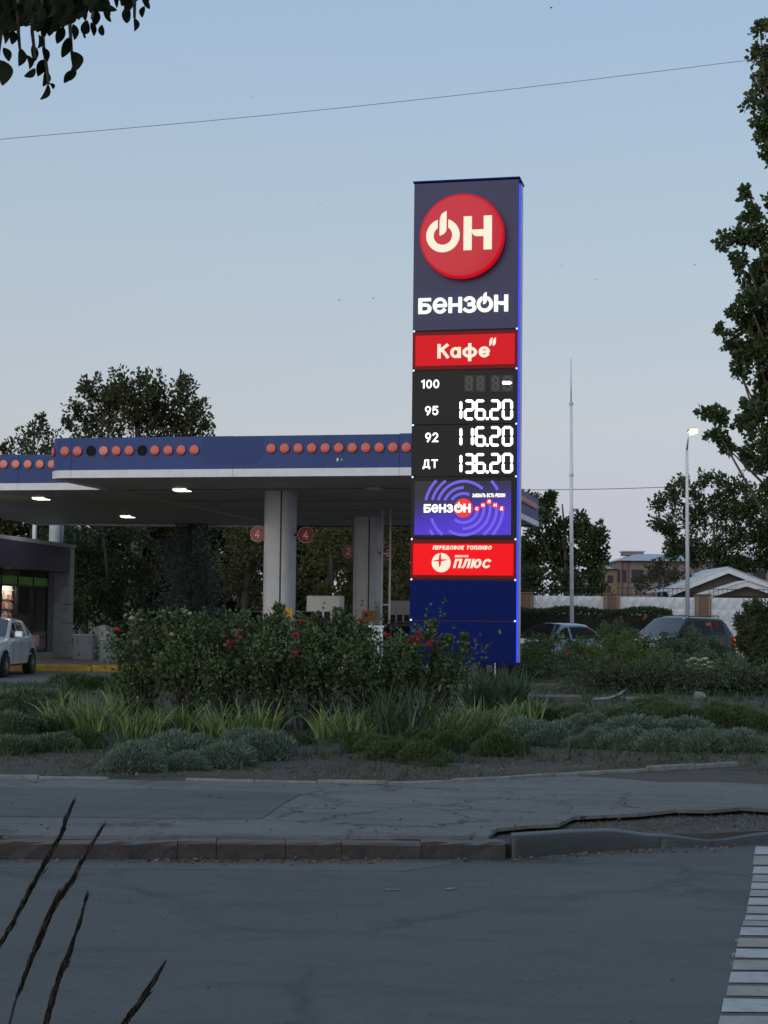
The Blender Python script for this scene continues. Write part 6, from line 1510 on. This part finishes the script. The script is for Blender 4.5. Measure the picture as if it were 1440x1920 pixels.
def tufts(name, x, y, z, h, mat, label, per=5, wid=.006):
    n = len(x) * per; bx = np.repeat(np.stack([x, y, z], 1), per, 0) + rng.normal(size=(n, 3)) * [.02, .02, 0]
    me = ribbons(name, bx, rng.uniform(0, 6.28, n), rng.uniform(.1, 1.1, n), h * rng.uniform(.5, 1.3, n), np.full(n, wid), mat, rng, 3, 1.2)
    o = link(name, me); tag(o, label, kind='stuff'); o['category'] = 'weeds'
L_dry = leafm('dry_weed', (.07, .075, .035), (.16, .13, .07), trans=.1)
x, y = onbed(6500, 14.6, 17.6); ey = np.array([edgeY(a) for a in x]); dens_ = (np.sin(x * 2.3 + 1) + np.sin(x * .9 + y * 3) + rng.normal(size=len(x)) * .8) > -.1
k_ = (y > ey + .09) & dens_; x, y = x[k_], y[k_]; z = np.array([bedz(a, b) for a, b in zip(x, y)])
tufts('dry_weeds', x, y, z, .045, L_dry, 'short dry weeds on the soil along the edging')
x, y = onbed(9000, 16.5, 31, -9, 11); z = np.array([bedz(a, b) for a, b in zip(x, y)])
tufts('bed_weeds', x, y, z, .13, L_thyme, 'thin green weeds between the bed plants', 5, .009)
# weeds on the roadside verge and pavement holes
x = rng.uniform(gnd(932, 1560).x, 4.6, 900); y = np.array([rng.uniform(11.0, 12.9) for _ in x])
ok = []
for a, b in zip(x, y):
    # inside the dirt hollow between kerb and pavement
    lo_ = np.interp(a, [p.x for p in NK], [p.y + .2 for p in NK]); hi_ = np.interp(a, [p.x for p in frt[1:]], [p.y - .02 for p in frt[1:]]); ok.append(lo_ < b < hi_)
ok = np.array(ok); x, y = x[ok], y[ok]; tufts('verge_weeds', x, y, np.full(len(x), .082), .03, L_dry, 'short dry weeds in the hollow behind the smooth kerb', 6, .005)
n = 2500; x = rng.uniform(.8, 4.6, n); y = rng.uniform(11, 12.9, n)
ok = np.array([np.interp(a, [p.x for p in NK], [p.y + .2 for p in NK]) < b < np.interp(a, [p.x for p in frt[1:]], [p.y - .02 for p in frt[1:]]) for a, b in zip(x, y)]); x, y = x[ok], y[ok]; n = len(x)
sz = rng.uniform(.004, .012, n); V = (np.stack([x, y, .086 + sz * .3], 1)[:, None] + T4[None] * sz[:, None, None] * rng.uniform(.6, 1.4, (n, 4, 1))).reshape(-1, 3); i4 = np.arange(n)[:, None] * 4
F = np.concatenate([i4 + [0, 1, 3], i4 + [1, 2, 3], i4 + [2, 0, 3]], 1).reshape(-1, 3)
tag(link('verge_gravel', np_mesh('verge_gravel', V, F, MATS['gravel_stone'])), 'loose gravel in the hollow behind the smooth kerb', kind='stuff')['category'] = 'gravel'
# fallen leaves and grit at the foot of the kerbs
px_ = np.concatenate([rng.normal(400, 60, 150), rng.normal(630, 60, 80), rng.uniform(960, 1400, 160), rng.uniform(0, 950, 120)]); P = []
for a in px_:
    yb = 1613 if a < 955 else np.interp(a, [p[0] for p in newk], [p[1] for p in newk]) + 1
    g_ = gnd(a, yb + abs(rng.normal()) * 4.0, .004); P.append((g_.x, g_.y, .006 + abs(rng.normal()) * .006))
P = np.array(P); D = rng.normal(size=P.shape); D[:, 2] *= .25
o = link('fallen_leaves', leaves('fallen_leaves', P, D, rng.uniform(.012, .04, len(P)), .55, leafm('brown_leaf', (.10, .065, .035), (.24, .17, .09), trans=0), rng)); tag(o, 'brown fallen leaves and grit along the foot of the kerbs', kind='stuff'); o['category'] = 'fallen leaves'
# crumbs on the pavement and road
n = 170; px_ = rng.uniform(-20, 1460, n); py_ = rng.uniform(1470, 1572, n) ** 1.0; P = np.array([tuple(gnd(a, b, SZ + .002)) for a, b in zip(px_, py_)])
ok = (P[:, 1] > 10.9); P = P[ok]; D = rng.normal(size=P.shape); D[:, 2] *= .3; P[:, 2] += .004
o = link('pavement_litter', leaves('pavement_litter', P, D, rng.uniform(.006, .03, len(P)) ** 1.0, .6, leafm('dark_litter', (.03, .028, .022), (.14, .12, .09), trans=0), rng)); tag(o, 'crumbs and dry leaves scattered on the cracked pavement', kind='stuff'); o['category'] = 'litter'

n = 1500; px_ = rng.uniform(-60, 1500, n); py_ = 1622 + rng.uniform(0, 1, n) ** 1.6 * 330; P = np.array([tuple(gnd(a, b, .001)) for a, b in zip(px_, py_)]); sz = rng.uniform(.0015, .0045, n) * (1 + (rng.uniform(size=n) > .97))
V = (P[:, None] + np.array([0, 0, .002]) + T4[None] * sz[:, None, None] * rng.uniform(.6, 1.4, (n, 4, 1))).reshape(-1, 3); i4 = np.arange(n)[:, None] * 4
F = np.concatenate([i4 + [0, 1, 3], i4 + [1, 2, 3], i4 + [2, 0, 3]], 1).reshape(-1, 3)
tag(link('road_grit', np_mesh('road_grit', V, F, leafm('road_grit_stone', (.03, .03, .03), (.24, .24, .23), trans=0))), 'tiny loose grit specks scattered over the road', kind='stuff')['category'] = 'grit'

# ------------------------------------------------------------------ overhanging branch, top left
L_near = paint('near_leaf', (.012, .017, .008), .8, var=.35, scale=14)
L_near.node_tree.nodes['Principled BSDF'].inputs['Specular IOR Level'].default_value = .1
def leaf_me(seed):
    r_ = random.Random(seed); n = 9; vs = []; wmax = r_.uniform(.21, .27); bend = r_.uniform(-.12, .12)
    for i in range(n + 1):
        t = i / n; w = wmax * (math.sin(math.pi * min(1, t * 1.0)) ** .72) * (1.1 - .35 * t) if 0 < i < n else .0; c = bend * math.sin(math.pi * t)
        z = -t; y = .10 * math.sin(math.pi * t * .9)
        vs += [(c - w, y + w * .35, z), (c, y, z), (c + w, y + w * .35, z)]
    fs = []
    for i in range(n):
        a = 3 * i; fs += [(a, a + 1, a + 4, a + 3), (a + 1, a + 2, a + 5, a + 4)]
    o = MB().add(vs, fs).build('leaf', L_near, None, smooth=True); me = o.data; bpy.data.objects.remove(o); return me
LM = [leaf_me(k) for k in range(6)]
OY = 3.2; bo = at(60, -120, OY)
OB = empty('overhanging_branch', bo, 'dark leafy branch hanging into the top left corner', 'branch')
rl = random.Random(9)
Z = 3.6
tips = [(904, 212, 905, 120, 1.0), (1010, 60, 985, -20, .9), (960, 120, 975, 40, .9), (855, 155, 870, 40, .9), (830, 95, 850, -20, .9), (785, 58, 775, -30, .8), (752, 150, 715, 95, .7), (690, 240, 690, 165, .8), (632, 248, 615, 150, .9), (562, 230, 590, 135, .9), (500, 270, 490, 160, 1.0), (385, 298, 430, 180, 1.1), (418, 392, 470, 250, 1.15), (505, 480, 480, 345, 1.1), (430, 560, 505, 470, 1.0), (470, 545, 490, 440, .8), (265, 672, 325, 565, 1.0), (358, 606, 335, 560, .6), (285, 586, 310, 470, 1.0), (255, 520, 300, 400, 1.1), (320, 420, 290, 320, .9), (160, 515, 240, 460, .9), (195, 470, 180, 370, .9), (125, 447, 135, 320, 1.0), (60, 415, 20, 320, 1.0), (15, 575, -15, 400, 1.3), (80, 300, 70, 200, .9), (30, 300, 10, 180, 1.1), (230, 420, 220, 300, 1.1), (330, 245, 320, 120, 1.0), (300, 255, 280, 140, 1.0), (575, 262, 560, 225, .4), (250, 330, 260, 230, 1.0), (640, 180, 650, 60, 1.0), (560, 130, 540, 10, 1.0), (710, 80, 700, -20, .9), (720, 130, 700, 40, .9)]
def put_leaf(tx_, ty_, bx_0, by_0, Y_):
    b = at(bx_0, by_0, Y_); t_ = at(tx_, ty_, Y_ + rl.uniform(-.02, .02)); d = t_ - b; L = d.length
    o = link('leaf', LM[rl.randrange(6)], OB); o.location = b - bo
    q = (-Vector((0, 0, 1))).rotation_difference(d.normalized()); o.rotation_mode = 'QUATERNION'
    from mathutils import Quaternion
    o.rotation_quaternion = q @ Quaternion((0, 0, 1), rl.uniform(-.7, .7)); o.scale = (L * 1.15, L * 1.15, L)
tw = MB()
for (a, b, c, d, s_) in tips:
    put_leaf(a / Z, b / Z, c / Z, d / Z, OY + rl.uniform(-.1, .1))
prof_ = [(-60, 90), (0, 75), (20, 62), (60, 60), (80, 72), (110, 60), (140, 48), (190, 30), (205, 5), (222, 5), (240, 20), (270, 10), (290, -30)]
for k in range(430):
    x = rl.uniform(-60, 282); lim = float(np.interp(x, [p[0] for p in prof_], [p[1] for p in prof_])); y = lim - abs(rl.gauss(0, 1)) * 45 - rl.uniform(0, 14)
    if y < -95: continue
    L = rl.uniform(24, 38); a = rl.gauss(-.12, .55); put_leaf(x + math.sin(a) * L, y, x, y - math.cos(a) * L, OY + rl.uniform(-.35, .35))
chains = [[(75, -60), (78, 40), (82, 95), (88, 130), (91, 158)], [(125, -60), (130, 35), (132, 66), (134, 98), (138, 130)], [(62, -40), (60, 60), (66, 110)], [(35, -40), (34, 60), (37, 92)], [(250, -60), (252, 0), (252, 34)], [(268, -60), (272, -5)], [(180, -60), (178, 0), (172, 35)], [(5, -40), (2, 60), (-4, 110)], [(-20, -60), (60, -70), (160, -80), (270, -60), (200, -200)]]
for ch in chains: tw.tube([at(x, y, OY) - bo for x, y in ch], [.004 * (1 - .7 * i / len(ch)) + .001 for i in range(len(ch))], 5)
tw.build('twigs', bark, OB)
tr0 = at(-260, -500, OY + .5) - bo
MB().tube([tr0, at(-60, -180, OY) - bo, at(80, -90, OY) - bo, at(280, -80, OY) - bo], [.05, .03, .018, .006], 8).build('limb', bark, OB, smooth=True)

# ------------------------------------------------------------------ foreground seed heads, bottom left
seed_m = leafm('dry_seed_head', (.016, .014, .010), (.045, .037, .026), trans=0)
stalk_m = paint('dark_stalk', (.030, .028, .022), .7)
def spike(pts, wpx, label, Y, seed):
    rng = np.random.default_rng(seed); P = [at(x, y, Y) for x, y in pts]
    d = (P[-1] - P[-2]).normalized(); k = (P[-1].z - .05) / max(.2, -d.z); foot = P[-1] + d * k * .6; foot = Vector((foot.x, foot.y, .045)); 
    r_ = empty('grass_spike', foot, label, 'grass stalk', 'seed heads in the near verge')
    path = [p - foot for p in P]
    MB().tube([(0, 0, 0), path[-1] * .5, path[-1]], [.003, .003, .002], 5).build('stalk', stalk_m, r_)
    MB().tube(path[::-1], [.0016] * len(path), 5).build('axis', stalk_m, r_)
    n = 620; seg = np.array([tuple(p) for p in path]); t = rng.uniform(0, len(seg) - 1.001, n); i = t.astype(int); f = (t - i)[:, None]
    Q = seg[i] * (1 - f) + seg[i + 1] * f; T = seg[i] - seg[i + 1]; T = unit(T)
    wd = np.interp(t, np.linspace(0, len(seg) - 1, len(wpx)), wpx) * Y / FPX * .5
    D = T + rng.normal(size=(n, 3)) * np.where(rng.uniform(size=(n, 1)) > .95, .12, .04); side = unit(np.cross(T, rng.normal(size=(n, 3)))); Q = Q + side * (wd * rng.uniform(0, .5, n))[:, None]
    link('seeds', leaves('seeds', Q, D + side * .05, (.012 + wd * 2.4) * rng.uniform(.7, 1.2, n), .17, seed_m, rng, fold=.5), r_)
spike([(134, 1512), (112, 1568), (88, 1612), (60, 1662), (28, 1722), (-8, 1785), (-30, 1830)], [2, 7, 9, 11, 10, 9, 8], 'tallest dark seed head at the left edge crossing the kerb', 2.0, 1)
spike([(189, 1556), (160, 1604), (128, 1660), (100, 1700), (80, 1745), (58, 1800), (40, 1850), (28, 1880)], [2, 7, 10, 13, 14, 12, 8, 4], 'second dark seed head with a thin bare stalk below', 2.0, 2)
spike([(160, 1690), (146, 1740), (128, 1790), (112, 1830), (96, 1880), (84, 1925), (76, 1960)], [2, 5, 8, 12, 12, 11, 10], 'third dark seed head leaning right at bottom left', 2.0, 3)
spike([(301, 1818), (282, 1850), (262, 1880), (238, 1912), (215, 1945)], [2, 7, 10, 11, 10], 'short dark seed head rightmost at the bottom edge', 2.0, 4)
# lower stem of the second stalk
